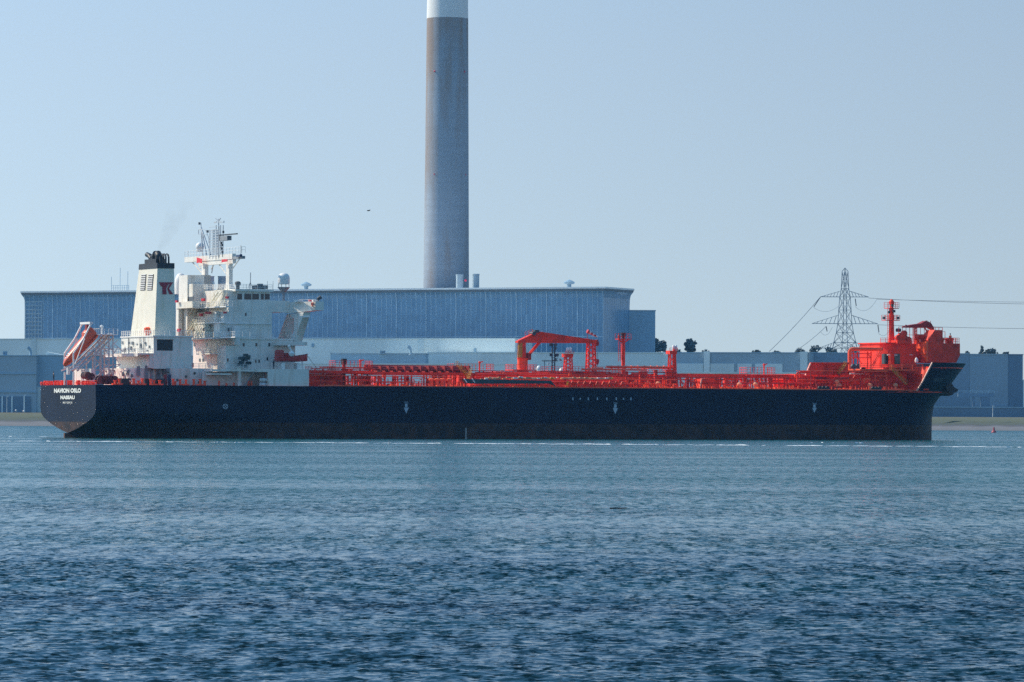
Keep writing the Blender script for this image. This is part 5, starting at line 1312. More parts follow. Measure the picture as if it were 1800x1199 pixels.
def tangle(px0, px1, py0, py1, n, name, seed, m=None, Ys=(-15, 3)):
    rs = random.Random(seed); mb = MB()
    for k in range(n):
        mb.mi = rs.choice((0, 0, 0, 1, 1, 2)); Y = rs.uniform(*Ys); px = rs.uniform(px0, px1); py = rs.uniform(py0, py1); r_ = rs.choice((.06, .08, .1, .14, .2)); u = rs.random()
        x, z = q(px, py, Y)
        if u < .38:
            x2, _ = q(min(px1, px+rs.uniform(5, 28)), py, Y); mb.tube((x, Y, z), (x2, Y, z), r_, 6)
            if rs.random() < .6: mb.tube((x, Y, z), (x, Y, max(DZ, z-rs.uniform(.6, 3))), r_, 6)
        elif u < .68: mb.tube((x, Y, DZ), (x, Y, z), r_, 6)
        elif u < .78: mb.tube((x, Y, z), (x+rs.uniform(-1.5, 1.5), Y+rs.uniform(0, 2), max(DZ, z-rs.uniform(.8, 2.5))), r_*.7, 5)
        elif u < .9: w_ = rs.uniform(.15, .5); mb.box(x-w_, x+w_, Y-w_*.6, Y+w_*.6, z-w_*.7, z+w_*.7)
        else:
            for j in range(10):
                a, b = 2*pi*j/10, 2*pi*(j+1)/10; mb.tube((x+.45*cos(a), Y, z+.45*sin(a)), (x+.45*cos(b), Y, z+.45*sin(b)), .06, 4)
    for py in (py0+.5, (py0+py1)/2): deckpipe(mb, px0, px1, py, Ys[0]+2, .1)
    return part(mb, name, [RED, DARKRED, ORANGE])
tangle(547, 832, 661, 681, 150, 'cargo_deck_piping', 101)
tangle(547, 660, 648, 662, 40, 'aft_manifold_piping', 105)
tangle(835, 1190, 653, 668, 110, 'manifold_piping', 102, None, (-14, -6))
tangle(980, 1190, 666, 684, 110, 'starboard_manifold_piping', 103, None, (-19, -8))
tangle(1190, 1420, 664, 684, 120, 'forward_deck_piping', 104)
tangle(1400, 1560, 652, 684, 90, 'forecastle_piping', 106, None, (-16, -9.2))

# crane ----------------------------------------------------------------
YK = -3.0
xp, zp0 = q(918.5, 655, YK); zp1 = q(918.5, 630, YK)[1]; zp2 = q(918.5, 602, YK)[1]; zp3 = q(916, 600, YK)[1]
ck = MB(); ck.lathe((xp, YK, DZ), [(1.5, 0), (1.5, zp0-DZ), (1.4, zp0-DZ+.6), (1.35, zp1-DZ-.3), (1.5, zp1-DZ)], 20)
crane = part(ck, 'deck_crane', ORANGE, None, True)
xq0 = q(911, 603, YK)[0]; xcol = q(917.5, 615, YK)[0]
part(MB().lathe((xcol, YK, zp1+.003), [(1.12, 0), (1.05, (zp2-zp1)*.6), (.98, zp2-zp1)], 20), 'slewing_column', RED, crane, True)
oc = MB(); n = 10; hz = (zp2-zp1)
for k in range(n):
    a0, a1 = R(100)+R(150)*k/n, R(100)+R(150)*(k+1)/n
    oc.add([(xcol+cos(t)*rr, YK+sin(t)*rr, zp1+z) for t, rr, z in ((a0, 1.15, hz*.06), (a1, 1.15, hz*.06), (a1, 1.02, hz*.97), (a0, 1.02, hz*.97))], [(0,1,2,3)])
part(oc, 'ochre_panel', OLIVE, crane)
part(MB().ladder((xq0-.3, YK-.3, zp1), (xq0-.3, YK-.3, zp2), .6, .06, (0,1,0)), 'column_ladder', DARKRED, crane)
jb = MB(); P = [q(px, py, YK-.8) for px, py in ((910.5, 602.5), (910.5, 599.5), (934, 588.5), (943, 582), (956, 584), (1049, 598), (1049, 603.3), (935, 602.6))]; jb.xz(P, YK-.8, YK+.8)
jib = part(jb, 'jib', RED, crane)
hd = MB(); P = [q(px, py, YK-.6) for px, py in ((1047, 598), (1051, 597), (1053, 602), (1053, 607), (1050.5, 608), (1048, 603.5))]; hd.xz(P, YK-.6, YK+.6); part(hd, 'jib_head', DARKRED, crane)
wn = MB(); x, z = q(936, 586.5, YK); wn.lathe((x, YK-1.1, z), [(.55, 0), (.55, 2.2)], 10, 'y'); x, z = q(941, 583.5, YK); wn.box(x-.5, x+.7, YK-.9, YK+.9, z-.2, z+.5); part(wn, 'winch', DKSTEEL, crane)
part(MB().rail([(q(921, 596, YK)[0], YK-.7, q(921, 594, YK)[1]), (q(934, 589, YK)[0], YK-.7, q(934, 589, YK)[1])], 1.5, .8, .05), 'jib_railing', RED, crane)
a = q(929, 624, YK); b = q(947.5, 602.5, YK); rm = MB()
for dy in (-.5, .5): rm.tube((a[0], YK+dy, a[1]), (b[0], YK+dy, b[1]), .24, 7)
part(rm, 'luffing_ram', RED, crane)
part(MB().ball((a[0]-.3, YK, a[1]), .65).box(q(925, 628, YK)[0], a[0]+.4, YK-.8, YK+.8, q(927, 633, YK)[1], q(927, 621, YK)[1]), 'ram_mount', DARKRED, crane)
a = q(1050.3, 607, YK); b = q(1050.3, 632, YK); c_ = q(1050.3, 646, YK)
part(MB().tube((a[0], YK, a[1]), (b[0], YK, b[1]), .05, 4).tube((b[0], YK, b[1]), (c_[0], YK, c_[1]), .05, 4), 'hoist_wire', DKSTEEL, crane)
part(MB().lathe((b[0], YK, b[1]-1.2), [(.1, -.2), (.3, .1), (.5, .8), (.35, 1.3)], 8), 'hook_block', DARKRED, crane, True)
cpf = MB(); x0, z = q(899.5, 649.5, YK-1.5); x1, _ = q(941, 649.5, YK-1.5); cpf.box(x0, x1, YK-2.4, YK+2.4, z-.25, z); 
for xx in (x0+.2, x1-.2): cpf.box(xx-.1, xx+.1, YK-2.3, YK-2.1, DZ, z)
cpo = part(cpf, 'crane_platform', RED, crane)
part(MB().rail([(x0, YK+2.3, z), (x0, YK-2.3, z), (x1, YK-2.3, z), (x1, YK+2.3, z)], 1.3, .85, .055), 'platform_railing', RED, cpo)

# crane rest, lattice towers, windsock -----------------------------------------
def lattice_tower(name, pxc, w0, w1, py0, py1, Y, nz, r, top=None):
    x, zb = q(pxc, py1, Y); zt = q(pxc, py0, Y)[1]; m = MB(); k0, k1 = w0/6.6/2, w1/6.6/2
    def cn(i, f): k = k0+(k1-k0)*f; return Vector((x+(-k if i in (0, 3) else k), Y+(-k*.8 if i < 2 else k*.8), zb+(zt-zb)*f))
    for i in range(4):
        m.tube(cn(i, 0), cn(i, 1), r, 5)
        for j in range(nz):
            f0, f1 = j/nz, (j+1)/nz; m.tube(cn(i, f1), cn((i+1) % 4, f1), r*.6, 4)
            m.tube(cn(i, f0), cn((i+1) % 4, f1), r*.55, 4)
    return part(m, name, RED), x, zb, zt
cr_, x, zb, zt = lattice_tower('crane_rest', 1038.5, 14.5, 11, 603.5, 660, YK, 6, .22)
part(MB().box(x-1.0, x+1.0, YK-.9, YK+.9, zt+.003, zt+.14), 'rest_saddle', RED, cr_)
x, z = q(1032.3, 604, YK-1); _, zt = q(1032.3, 582, YK-1); part(MB().tube((x, YK-1, z-1), (x, YK-1, zt), .08, 5), 'windsock_pole', RED, cr_)
wsE = MB(); A = Vector((x, YK-1, zt)); xb, zb_ = q(1050, 592, YK-1); Bv = Vector((xb, YK-1, zb_))
for k in range(6): 
    wsE.mi = k % 2; wsE.tube(A.lerp(Bv, k/6), A.lerp(Bv, (k+1)/6), .52-.055*k, 9, .52-.055*(k+1))
part(wsE, 'windsock', [mat('windsock_red', (0.55, 0.05, 0.06), .8), TRIM], cr_, True)
def monitor_tower(pxc, w_, py_t, py_b, Y, white):
    o, x, zb, zt = lattice_tower('monitor_tower', pxc, w_, w_*.72, py_t, py_b, Y, 5, .17)
    pt = MB().box(x-w_/6.6*.62, x+w_/6.6*.45, Y-1.1, Y+1.1, zt+.003, zt+.9); pt.rail([(x-w_/6.6*.65, Y-1.2, zt+.9), (x+w_/6.6*.5, Y-1.2, zt+.9)], .7, .8, .05, 2); part(pt, 'tower_platform', RED, o)
    for px, py in white:
        xx, zz_ = q(px, py, Y); part(MB().lathe((xx, Y-.3, zz_-.8), [(.3, 0), (.36, .6), (.36, 1.3), (.2, 1.5)], 10), 'monitor_cover', TRIM, o, True)
    m = MB().ladder((x-w_/6.6*.55, Y-1.0, zb), (x-w_/6.6*.55, Y-1.0, zt), .5, .06); part(m, 'tower_ladder', RED, o)
    return o, x, zb, zt
monitor_tower(998.5, 14, 628, 660, -5, ((997, 615.5), (1001.5, 615)))
o, x, zb, zt = monitor_tower(1181, 13, 622.5, 684, -9, ((1183.2, 611.5), (1187.2, 611.5)))
part(MB().tube((q(1184.7, 640, -9.5)[0], -9.5, DZ), (q(1184.7, 640, -9.5)[0], -9.5, zt+1.2), .38, 10), 'main_column', RED, o)
# samson post with lookout platform
Yp = -5.0; x, zb = q(1095.5, 660, Yp); zt = q(1095.5, 597, Yp)[1]
pst = part(MB().lathe((x, Yp, zb), [(.5, 0), (.46, (zt-zb)*.8), (.42, zt-zb)], 12), 'vent_post', RED, None, True)
w_ = 12/6.6; pm = MB().xy([(x-w_*1.05, Yp-1), (x+w_, Yp-1), (x+w_, Yp+1), (x-w_*1.05, Yp+1)], zt+.003, zt+.22); pm.tube((x, Yp, zt-.9), (x+w_*.8, Yp, zt), .14, 5); pm.tube((x, Yp, zt-.9), (x-w_*.8, Yp, zt), .14, 5)
part(pm, 'post_platform', RED, pst)
part(MB().rail([(x-w_*1.05, Yp-.95, zt+.22), (x+w_, Yp-.95, zt+.22), (x+w_, Yp+.95, zt+.22), (x-w_*1.05, Yp+.95, zt+.22)], 1.3, 1.7, .05, 2), 'post_railing', RED, pst)
part(MB().lathe((x, Yp, zt+.22), [(.35, 0), (.4, .6), (.65, .9), (.72, 1.6), (.2, 1.65)], 10), 'vent_head', DKSTEEL, pst, True)
part(MB().lathe((x-w_*.75, Yp, zt+.22), [(.3, 0), (.3, .8), (.15, 1)], 8), 'small_vent', DARKRED, pst)
part(MB().ladder((x-1.15, Yp, q(1089, 636, Yp)[1]), (x-1.15, Yp, zt), .55, .06).ladder((x-.75, Yp, q(1089, 632, Yp)[1]), (x-.75, Yp, zt), .3, .05), 'post_ladder', RED, pst)

# right: long beam with posts to the forecastle
rb_ = MB(); beam(1187, 1420, 657.7, 663.5, -8, -4, rb_); rbm = part(rb_, 'pipe_bridge', RED)
po = MB(); px = 1188
while px < 1420:
    x, z = q(px, 663, -8); w_ = random.choice((.09, .12, .16, .24)); Y = random.choice((-8, -7, -5, 0, 4)); po.box(x-w_, x+w_, Y-w_, Y+w_, DZ, z)
    if random.random() < .35: x2, _ = q(px+random.uniform(5, 9), 672, -8); po.tube((x, -8, z), (x2, -8, DZ+random.uniform(0, 1.5)), .1, 4)
    px += random.uniform(1.6, 5.2)
for px0, px1, py, Y in ((1190, 1232, 667, -10), (1210, 1232, 671, -12), (1268, 1400, 668, -5), (1300, 1420, 673, -10), (1266, 1310, 676, -13)): deckpipe(po, px0, px1, py, Y, .14)
part(po, 'bridge_post', RED, rbm)
pn = MB(); P = [q(px, py, -13) for px, py in ((1233.5, 665.5), (1264, 664), (1264, 685.5), (1230, 685.5))]; pn.xz(P, -13, -9); part(pn, 'deck_store', RED)
eg = MB(); a = q(1233.5, 665.5, -13.1); b = q(1230, 685, -13.1); eg.tube((a[0], -13.1, a[1]), (b[0], -13.1, b[1]), .2, 5); deckpipe(eg, 1165, 1229, 683.5, -17, .17); part(eg, 'store_edge', mat('pale_edge', (0.8, 0.4, 0.3), .5), rbm)
vc = MB()
for px in (1139, 1157, 1300, 1328, 1471, 1475, 1529, 1574):
    py = 674 if px < 1200 else 675.5 if px < 1400 else (671 if px == 1471 else 677)
    x, z = q(px, py, -15); vc.lathe((x, -15, DZ), [(.35, 0), (.35, z-DZ-.4), (.7, z-DZ-.3), (.7, z-DZ+.15), (.3, z-DZ+.5)], 10)
part_each(vc, 'mushroom_vent', mat('pale_orange_vent', (0.85, 0.30, 0.14), .45), deck, True)
gt = MB()
for px0, px1 in ((1268, 1312), (1330, 1352), (1360, 1400), (1270, 1290), (1400, 1420), (560, 600), (690, 720), (1480, 1530), (1540, 1580), (1160, 1172)):
    x0, z = q(px0, 681, -18); x1, _ = q(px1, 681, -18); hgt = random.uniform(.5, 1.3); gt.box(x0, x1, -18.6, -17.5, DZ, DZ+hgt*.6)
    for k in range(int((x1-x0)/1.1)): gt.box(x0+k*1.1, x0+k*1.1+.25, -18.7, -18.62, DZ, DZ+hgt)
part(gt, 'deck_grating_box', ORANGE, deck)
rr = MB(); px = 607
while px < 1600:
    x, _ = q(px, 682, -19.5); h_ = random.uniform(.35, 1.3); k = random.random(); Y = -hb(x, DZ)+1.2
    if k < .5: rr.box(x-.1, x+.1, Y-.1, Y+.1, DZ, DZ+h_)
    elif k < .8: rr.box(x-.5, x+.5, Y, Y+.8, DZ, DZ+h_*.5)
    else: rr.lathe((x, Y, DZ), [(.25, 0), (.22, h_*.7), (.4, h_*.72), (.4, h_*.9)], 8)
    px += random.uniform(2.5, 7)
part(rr, 'deck_edge_fitting', ORANGE, deck)
for px, w_ in ((790, 4), (758, 3.6), (768, 3), (777, 4.5)):
    x, z = q(px, 667, -14); part(MB().lathe((x, -14, DZ), [(.55, 0), (.5, z-DZ-.4), (.75, z-DZ-.3), (.75, z-DZ+.1), (.3, z-DZ+.3)], 10), 'tank_vent', ORANGE, deck, True)
for px0 in (1434, 1440.5, 1447, 1529, 1535, 1541):
    x, z = q(px0, 681, -18.3); Y = -hb(x, DZ)+.6
    part(MB().lathe((x, Y, DZ+.55), [(.25, -.3), (.55, -.28), (.55, .28), (.25, .3)], 10, 'y').box(x-.5, x+.5, Y-.2, Y+.3, DZ, DZ+.2), 'roller_fairlead', BLACK, deck, True)

# ------------------------------------------------------------------ forward structures
Yf = -9.0
fw = MB(); P = [q(px, py, Yf) for px, py in ((1398, 657.5), (1548, 657.5), (1548, 685), (1420, 685), (1398, 668))]; fw.xz(P, Yf, 6)
fore = part(fw, 'forward_deckhouse', RED)
rnd = MB(); random.seed(8)
for k in range(26):
    x, z = q(random.uniform(1424, 1544), random.uniform(660, 680), Yf); w_ = random.uniform(.2, .9); rnd.box(x-w_, x+w_, Yf-random.uniform(.1, .6), Yf-.01, z-random.uniform(.15, .6), z+random.uniform(.15, .6))
for k in range(14): x, z = q(1428+k*8.5, 660, Yf); rnd.tube((x, Yf-.5, DZ), (x, Yf-.5, DZ+random.uniform(1.5, 4)), .1, 5)
deckpipe(rnd, 1405, 1545, 662, Yf-.6, .18); deckpipe(rnd, 1430, 1520, 670, Yf-1, .14)
part(rnd, 'house_fitting', RED, fore)
sr = MB(); a = q(1416, 660, -12); b = q(1425, 638.6, -12)
for Y in (-12,):
    sr.tube((a[0], Y, a[1]), (b[0], Y, b[1]), .28, 6)
    c_ = q(1492, 638.8, -12); sr.tube((b[0], Y, b[1]), (c_[0], Y, c_[1]), .26, 6)
    for px in (1440, 1455, 1468, 1480, 1490): x, z = q(px, 658, -12); sr.tube((x, Y, z), (x, Y, b[1]), .12, 5)
P = [q(px, py, -11.6) for px, py in ((1417.5, 659), (1426, 639), (1491, 639), (1491, 659))]; sr.xz(P, -11.6, -11.4)
part(MB().tube((a[0]-.1, -12.2, a[1]), (b[0]-.1, -12.2, b[1]), .2, 6), 'pale_edge_rail', mat('pale_edge_red', (0.85, 0.38, 0.28), .5, .1), fore)
P = [q(px, py, -11) for px, py in ((1422, 650), (1427, 641), (1490, 641), (1490, 645), (1434, 645.5))]; sr.xz(P, -11, -10)
P = [q(px, py, -7) for px, py in ((1433, 649.5), (1490, 648.5), (1490, 657), (1430, 657))]; sr.xz(P, -7, -4)
part(sr, 'breakwater_frame', RED, fore)
yb_ = MB(); a = q(1474, 657, -12.5); b = q(1486, 641, -12.5); yb_.stair((a[0], -12.5, a[1]), (b[0], -12.5, b[1]), .9, .08); part(yb_, 'deck_stair', mat('ochre_stair', (0.65, 0.32, 0.05), .5), fore)
deckp = MB(); x0, z = q(1494, 657, Yf-.5); x1, _ = q(1519, 657, Yf-.5); deckp.tube((x0, Yf-.5, z), (x1, Yf-.5, z), .22, 8); part(deckp, 'handrail_pipe', TRIM, fore)
# arch pipe
Ya = -6.0; ac = MB(); P = [q(1493.3, 657, Ya), q(1493.3, 617), q(1494.5, 614.3), q(1497, 613)] if False else None
p0 = q(1493.5, 657, Ya); p1 = q(1493.5, 618.5, Ya); p3 = q(1500.5, 613.5, Ya); p4 = q(1551, 613.5, Ya)
cpt = [(p0[0], p0[1]), (p1[0], p1[1])] + [(p1[0]+(p3[0]-p1[0])*(1-cos(t)), p1[1]+(p3[1]-p1[1])*sin(t)) for t in (.4, .8, 1.2, 1.57)] + [(p4[0], p3[1])]
ac.path([(x, Ya, z) for x, z in cpt], .5, 10); part(ac, 'arch_vent_pipe', ORANGE, None, True)
lt2 = MB()
for px in (1500, 1507.5, 1525, 1531): x, z = q(px, 618, Ya+1); lt2.tube((x, Ya+1, q(px, 657, Ya+1)[1]), (x, Ya+1, z), .18, 5)
for py in (621.5, 629): a = q(1497, py, Ya+1); b = q(1532, py, Ya+1); lt2.tube((a[0], Ya+1, a[1]), (b[0], Ya+1, b[1]), .13, 5)
for a, b in (((1500, 622), (1508, 629)), ((1508, 622), (1500, 629)), ((1508, 629), (1515, 640)), ((1525, 622), (1531, 629))): a = q(*a, Ya+1); b = q(*b, Ya+1); lt2.tube((a[0], Ya+1, a[1]), (b[0], Ya+1, b[1]), .11, 5)
a = q(1530, 650, Ya-3); b = q(1549, 617, Ya-3); lt2.stair((a[0], Ya-3, a[1]), (b[0], Ya-3, b[1]), .8, .07)
part(lt2, 'arch_lattice', RED)
bk = MB()
for px in (1500, 1507.5): x, z = q(px, 644, -10); bk.lathe((x, -10.5, z), [(.45, 0), (.65, .1), (.65, .9), (.45, 1.0)], 10, 'y')
part_each(bk, 'hose_reel', DKSTEEL, None, True)
# forecastle side platform with rails
Yq = -13.5; fp = MB(); x0, z1 = q(1512, 648.5, Yq); x1, _ = q(1628, 649, -14.5); z0 = q(1560, 651.5, Yq)[1]
fp.box(x0, x1-2, Yq, Yq+10, z0, z1); fpl = part(fp, 'side_platform', ORANGE)
part(MB().rail([(x0, Yq+.1, z1), (x1-.5, Yq-.2, z1)], 1.35, 3.2, .08, 3), 'platform_railing', ORANGE, fpl)
part(MB().box(x0+.5, x1-3, Yq+4, 9, DZ, z0-.01), 'platform_base', RED, fpl)
# aft bulkhead of the forecastle and its bracket
XBk = XB0+2.2
fbk = MB(); zz0 = DZ; A = [(XB0+.6, -17.2, DZ), (XB1+.3, -16.3, FZ-1.3), (XB1+.3, 16.3, FZ-1.3), (XB0+.6, 17.2, DZ)]; fbk.prism(A, [(x+.5, y, z) for x, y, z in A]); part(fbk, 'forecastle_bulkhead', RED)
sy = MB(); a = q(1593, 676, -13.8); b = q(1566, 648, -13.8); sy.stair((a[0], -13.8, a[1]), (b[0], -13.8, b[1]), .9, .08); part(sy, 'forecastle_stair', mat('ochre_stair_two', (0.6, 0.3, 0.05), .5), fpl)
# bow house
zt0 = q(1550, 603.5, -8)[1]; xh0 = q(1551, 620, -4)[0]; xh1 = q(1611, 620, -6)[0]
bh = part(MB().xy([(xh0, -2.5), (xh0+1.2, -4.8), (xh0+3.2, -6), (xh1, -6), (xh1, 8), (xh0, 8)], FZ-1.2, zt0), 'bow_house', RED)
for px0, px1 in ((1556, 1562.5), (1572.5, 1582)):
    x0, z1 = q(px0, 622, -6.02); x1, z0 = q(px1, 640, -6.02); part(MB().box(x0, x1, -6.06 if px0 > 1570 else -5.6, -5.9 if px0 > 1570 else -4.2, z0, z1), 'doorway', GLASS, bh)
part(MB().box(q(1562, 625, -6.1)[0], q(1565, 640, -6.1)[0], -6.5, -6.02, q(1563, 641, -6)[1], q(1563, 622, -6)[1]), 'door_leaf', ORANGE, bh)
for px, py in ((1562, 624), (1574.5, 624.2), (1601, 623.8)): x, z = q(px, py, -6.3); part(MB().box(x-.35, x+.35, -6.6, -6.05, z-.1, z+.1), 'lamp', TRIM, bh)
part(MB().box(xh0-.4, xh0+5, -6.4, 8.2, zt0+.003, zt0+.3).rail([(xh0-.3, -3.5, zt0+.3), (xh0+3.0, -6.1, zt0+.3), (xh0+9, -6.1, zt0+.3)], 1.2, 1.2, .06), 'house_roof_rail', RED, bh)
# loading station hood at the bow
Yh = -9.5
hx = lambda px, py, Y=Yh: q(px, py, Y)
P = [hx(1631.8, 636.5), hx(1631.8, 603), hx(1687.5, 604), hx(1687.5, 624.5), hx(1681, 637.5)]
hood = part(MB().xz(P, Yh, 5.5), 'loading_hood', RED)
P = [hx(1631.8, 602.9), hx(1631.8, 597.5), hx(1643, 580), hx(1657, 580.3), hx(1657, 603)]
part(MB().xz(P, Yh-.01, -5.4), 'hood_trunk', RED, hood)
P = [(hx(1631.8, 636)[0]-.6, Yh+.02, hx(1631, 636)[1]), (hx(1631.8, 603)[0]-.6, Yh+.02, hx(1631, 600)[1]), (hx(1631.8, 603)[0]-.6, -3.2, hx(1631, 602.5)[1]), (hx(1631.8, 603)[0]-.6, -3.2, hx(1631, 606)[1])]
part(MB().prism(P, [(x+.55, y, z) for x, y, z in P]), 'hood_sunlit_patch', ORANGE, hood)  # brighter orange plate stands in for the sunlit part of the aft wall
pr = MB(); x0, z0 = hx(1658, 603.5); x1, z1 = hx(1687, 604)
pr.rail([(x0, Yh+.3, z0), (x1, Yh+.3, z1), (x1, 4, z1)], 1.5, 1.0, .06); pr.rail([(hx(1657, 594)[0], Yh+2, hx(1657, 594)[1]-2.5), (hx(1668, 583)[0], Yh+2, hx(1668, 594)[1]-2.5)], 4.2, .9, .07, 2)
for px in (1661, 1664.5, 1675, 1681): x, z = hx(px, 600); pr.lathe((x, Yh+2.5, z-1.2), [(.5, 0), (.5, 1.4), (.7, 1.5), (.7, 2.0), (.2, 2.2)], 8)
part(pr, 'hood_railing', RED, hood)
# bow mast
Ym = -3.0; x, zb = q(1567, 604, Ym); m0 = MB(); ztop = q(1567, 541, Ym)[1]
m0.lathe((x, Ym, zb-1), [(.95, 0), (.72, (ztop-zb)*.45), (.58, ztop-zb+1)], 12); bm_ = part(m0, 'bow_mast', RED, None, True)
tp = MB(); zt = q(1567.5, 526, Ym)[1]; tp.lathe((x, Ym, ztop), [(.5, 0), (.5, .8), (.75, 1.0), (.7, 1.7), (.3, 2.2), (.2, zt-ztop)], 8); part(tp, 'mast_lamp', RED, bm_)
for pyp, a0, a1, hh in ((541.3, 1557.5, 1577, 1.5), (562.3, 1553, 1578.5, 1.3)):
    xa_, z = q(a0, pyp, Ym); xb_, _ = q(a1, pyp, Ym); o = part(MB().box(xa_, xb_, Ym-1, Ym+1, z-.18, z), 'mast_platform', RED, bm_)
    part(MB().rail([(xa_, Ym-1, z), (xb_, Ym-1, z), (xb_, Ym+1, z), (xa_, Ym+1, z)], hh, .9, .055), 'mast_railing', RED, o)
ml = MB()
for px, py in ((1553, 559), (1578, 559), (1562, 549), (1571, 547), (1568, 537)): xx, z = q(px, py, Ym-1); ml.box(xx-.3, xx+.3, Ym-1.4, Ym-.9, z-.35, z+.35)
part(ml, 'navigation_lamp', DKSTEEL, bm_)
part(MB().ladder((x-1.0, Ym, zb), (x-1.0, Ym, ztop), .5, .055), 'mast_ladder', RED, bm_)
xx, z = q(1576, 580.5, Ym); part(MB().lathe((xx-.6, Ym-.8, z), [(.3, 0), (.5, .1), (.5, 1.3), (.3, 1.4)], 10, 'x'), 'foghorn', DKSTEEL, bm_, True)
# winches and fittings between mast and hood, davit crane with roof-like jib
wf = MB(); random.seed(4)
for px, py in ((1578, 594), (1583, 590), (1589, 586), (1590, 594), (1596, 597), (1585, 598)): xx, z = q(px, py, -6); wf.lathe((xx, -6.6, z), [(.5, 0), (.8, .1), (.8, 1.0), (.5, 1.1)], 10, 'y')
wf.box(q(1574, 600, -6)[0], q(1600, 600, -6)[0], -7, -3, zt0, zt0+.9)
wf.rail([(q(1583, 600, -6)[0], -5, zt0+.3), (q(1660, 600, -6)[0], -5, zt0+.3)], 4.2, 1.1, .07, 2)
for px in (1613, 1621, 1632): xx, z = q(px, 592, -6); wf.lathe((xx, -6, zt0), [(.6, 0), (.6, 1.3), (.9, 1.5), (.9, 2.2), (.5, 2.6)], 10)
part(wf, 'loading_winch', RED, bh, True)
dc = MB(); xx, z = q(1608, 603, -4); zt = q(1608, 575, -4)[1]
for dx in (-.35, .35):
    for dy in (-.35, .35): dc.tube((xx+dx, -4+dy, zt0), (xx+dx, -4+dy, zt), .13, 5)
for k in range(6): z_k = zt0+(zt-zt0)*k/6; dc.tube((xx-.35, -4.35, z_k), (xx+.35, -4.35, z_k+.6), .09, 4)
dcr = part(dc, 'stores_crane', RED)
jb = MB(); P = [q(px, py, -5) for px, py in ((1592, 576), (1592.5, 573), (1606, 570.5), (1618, 569), (1628, 564), (1636, 567), (1642, 576), (1642, 580), (1636, 576.5), (1594, 576))]; jb.xz(P, -5, -3); part(jb, 'jib', DARKRED, dcr)
dd = MB()
for k in range(10):
    a = q(1620+random.uniform(0, 18), 570+random.uniform(-4, 2), -4.5); b = q(1620+random.uniform(0, 20), 564+random.uniform(-2, 8), -4.5); dd.tube((a[0], -4.5, a[1]), (b[0], -4.5, b[1]), .08, 4)
a = q(1625, 576, -4); b = q(1632, 586, -4); dd.tube((a[0], -4, a[1]), (b[0], -4, b[1]), .2, 5); a = q(1592.5, 573, -4); dd.ball((a[0], -4, a[1]), .35, 8)
part(dd, 'jib_rigging', DARKRED, dcr)
# bow loading chute / anchor assembly
Yn = -3.0
an = MB(); P = [q(px, py, -6) for px, py in ((1650, 664), (1663, 661), (1670, 672), (1676, 681), (1682.5, 684.5), (1682, 688), (1676, 690.5), (1673, 694.5), (1666, 696), (1663, 693), (1652, 692.5), (1640, 685))]
an.xz(P, -6.5, 1.5); part(an, 'bow_roller_housing', BLACK)
ah = MB(); x, z = q(1660, 672, -7); ah.lathe((x, -7.2, z), [(1.3, 0), (1.6, .3), (1.6, .8)], 12, 'y'); P = [q(px, py, -7.6) for px, py in ((1657, 664), (1661, 664), (1668, 682), (1675, 684), (1674, 688), (1664, 687))]; ah.xz(P, -7.8, -7.0)
part(ah, 'anchor', BLACK)
x, z = q(1651, 630, -10); part(MB().lathe((q(1611, 635, -12)[0], -12, q(1611, 637, -12)[1]), [(.4, 0), (.5, .6), (.3, 1.1), (.1, 1.3)], 10), 'white_lantern', TRIM, fpl, True)

# ------------------------------------------------------------------ people
def person(px, py_feet, py_head, Y, label, top=NAVY, helmet=None, face=0.0, Xz=None):
    x, z0 = q(px, py_feet, Y); _, z1 = q(px, py_head, Y); H = z1-z0; k = H/1.75
    e = empty('person', ORG + SF*x + SP*Y + Vector((0,0,z0)), TH+face); tag(e, label, 'person')
    J = [((0,0,.93),.15), ((0,0,1.12),.14), ((0,0,1.36),.165), ((0,0,1.48),.06), ((0,.02,1.60),.10), ((0,.02,1.68),.095),
         ((-.19,0,1.38),.07), ((-.25,.04,1.12),.05), ((-.22,.16,.92),.04), ((.19,0,1.38),.07), ((.27,.02,1.12),.05), ((.24,.12,.90),.04),
         ((-.10,0,.86),.10), ((-.11,.03,.48),.07), ((-.11,0,.08),.05), ((-.11,.14,.04),.045), ((.10,0,.86),.10), ((.12,.02,.48),.07), ((.12,-.02,.08),.05), ((.12,.12,.04),.045)]
    E_ = [(0,1),(1,2),(2,3),(3,4),(4,5),(2,6),(6,7),(7,8),(2,9),(9,10),(10,11),(0,12),(12,13),(13,14),(14,15),(0,16),(16,17),(17,18),(18,19)]
    def skin(idx, grow, name, m):
        me = bpy.data.meshes.new(name); mp_ = {j: i for i, j in enumerate(idx)}
        me.from_pydata([tuple(c*k for c in J[j][0]) for j in idx], [(mp_[a], mp_[b]) for a, b in E_ if a in mp_ and b in mp_], [])
        o = bpy.data.objects.new(name, me); C.objects.link(o); o.modifiers.new('s', 'SKIN'); sub = o.modifiers.new('u', 'SUBSURF'); sub.levels = sub.render_levels = 1
        for i, j in enumerate(idx): me.skin_vertices[0].data[i].radius = (J[j][1]*k*grow,)*2
        me.skin_vertices[0].data[0].use_root = True
        dg = bpy.context.evaluated_depsgraph_get(); me2 = bpy.data.meshes.new_from_object(o.evaluated_get(dg)); bpy.data.objects.remove(o)
        me2.materials.clear(); me2.materials.append(m); o2 = bpy.data.objects.new(name, me2); C.objects.link(o2); o2.parent = e
        return o2
    skin(list(range(20)), 1.0, 'body', SKIN); skin([0, 1, 2, 6, 7, 9, 10, 12, 13, 14, 16, 17, 18], 1.12, 'coverall', top)
    hm = MB().dome((0, .015*k, 1.66*k), .125*k, .15*k, 10); hm.build('helmet' if helmet else 'hair', helmet or HAIR, e, True)
person(94.2, 672, 653.8, -1, 'person in dark clothes standing at the ship stern rail', NAVY, None, R(-100))
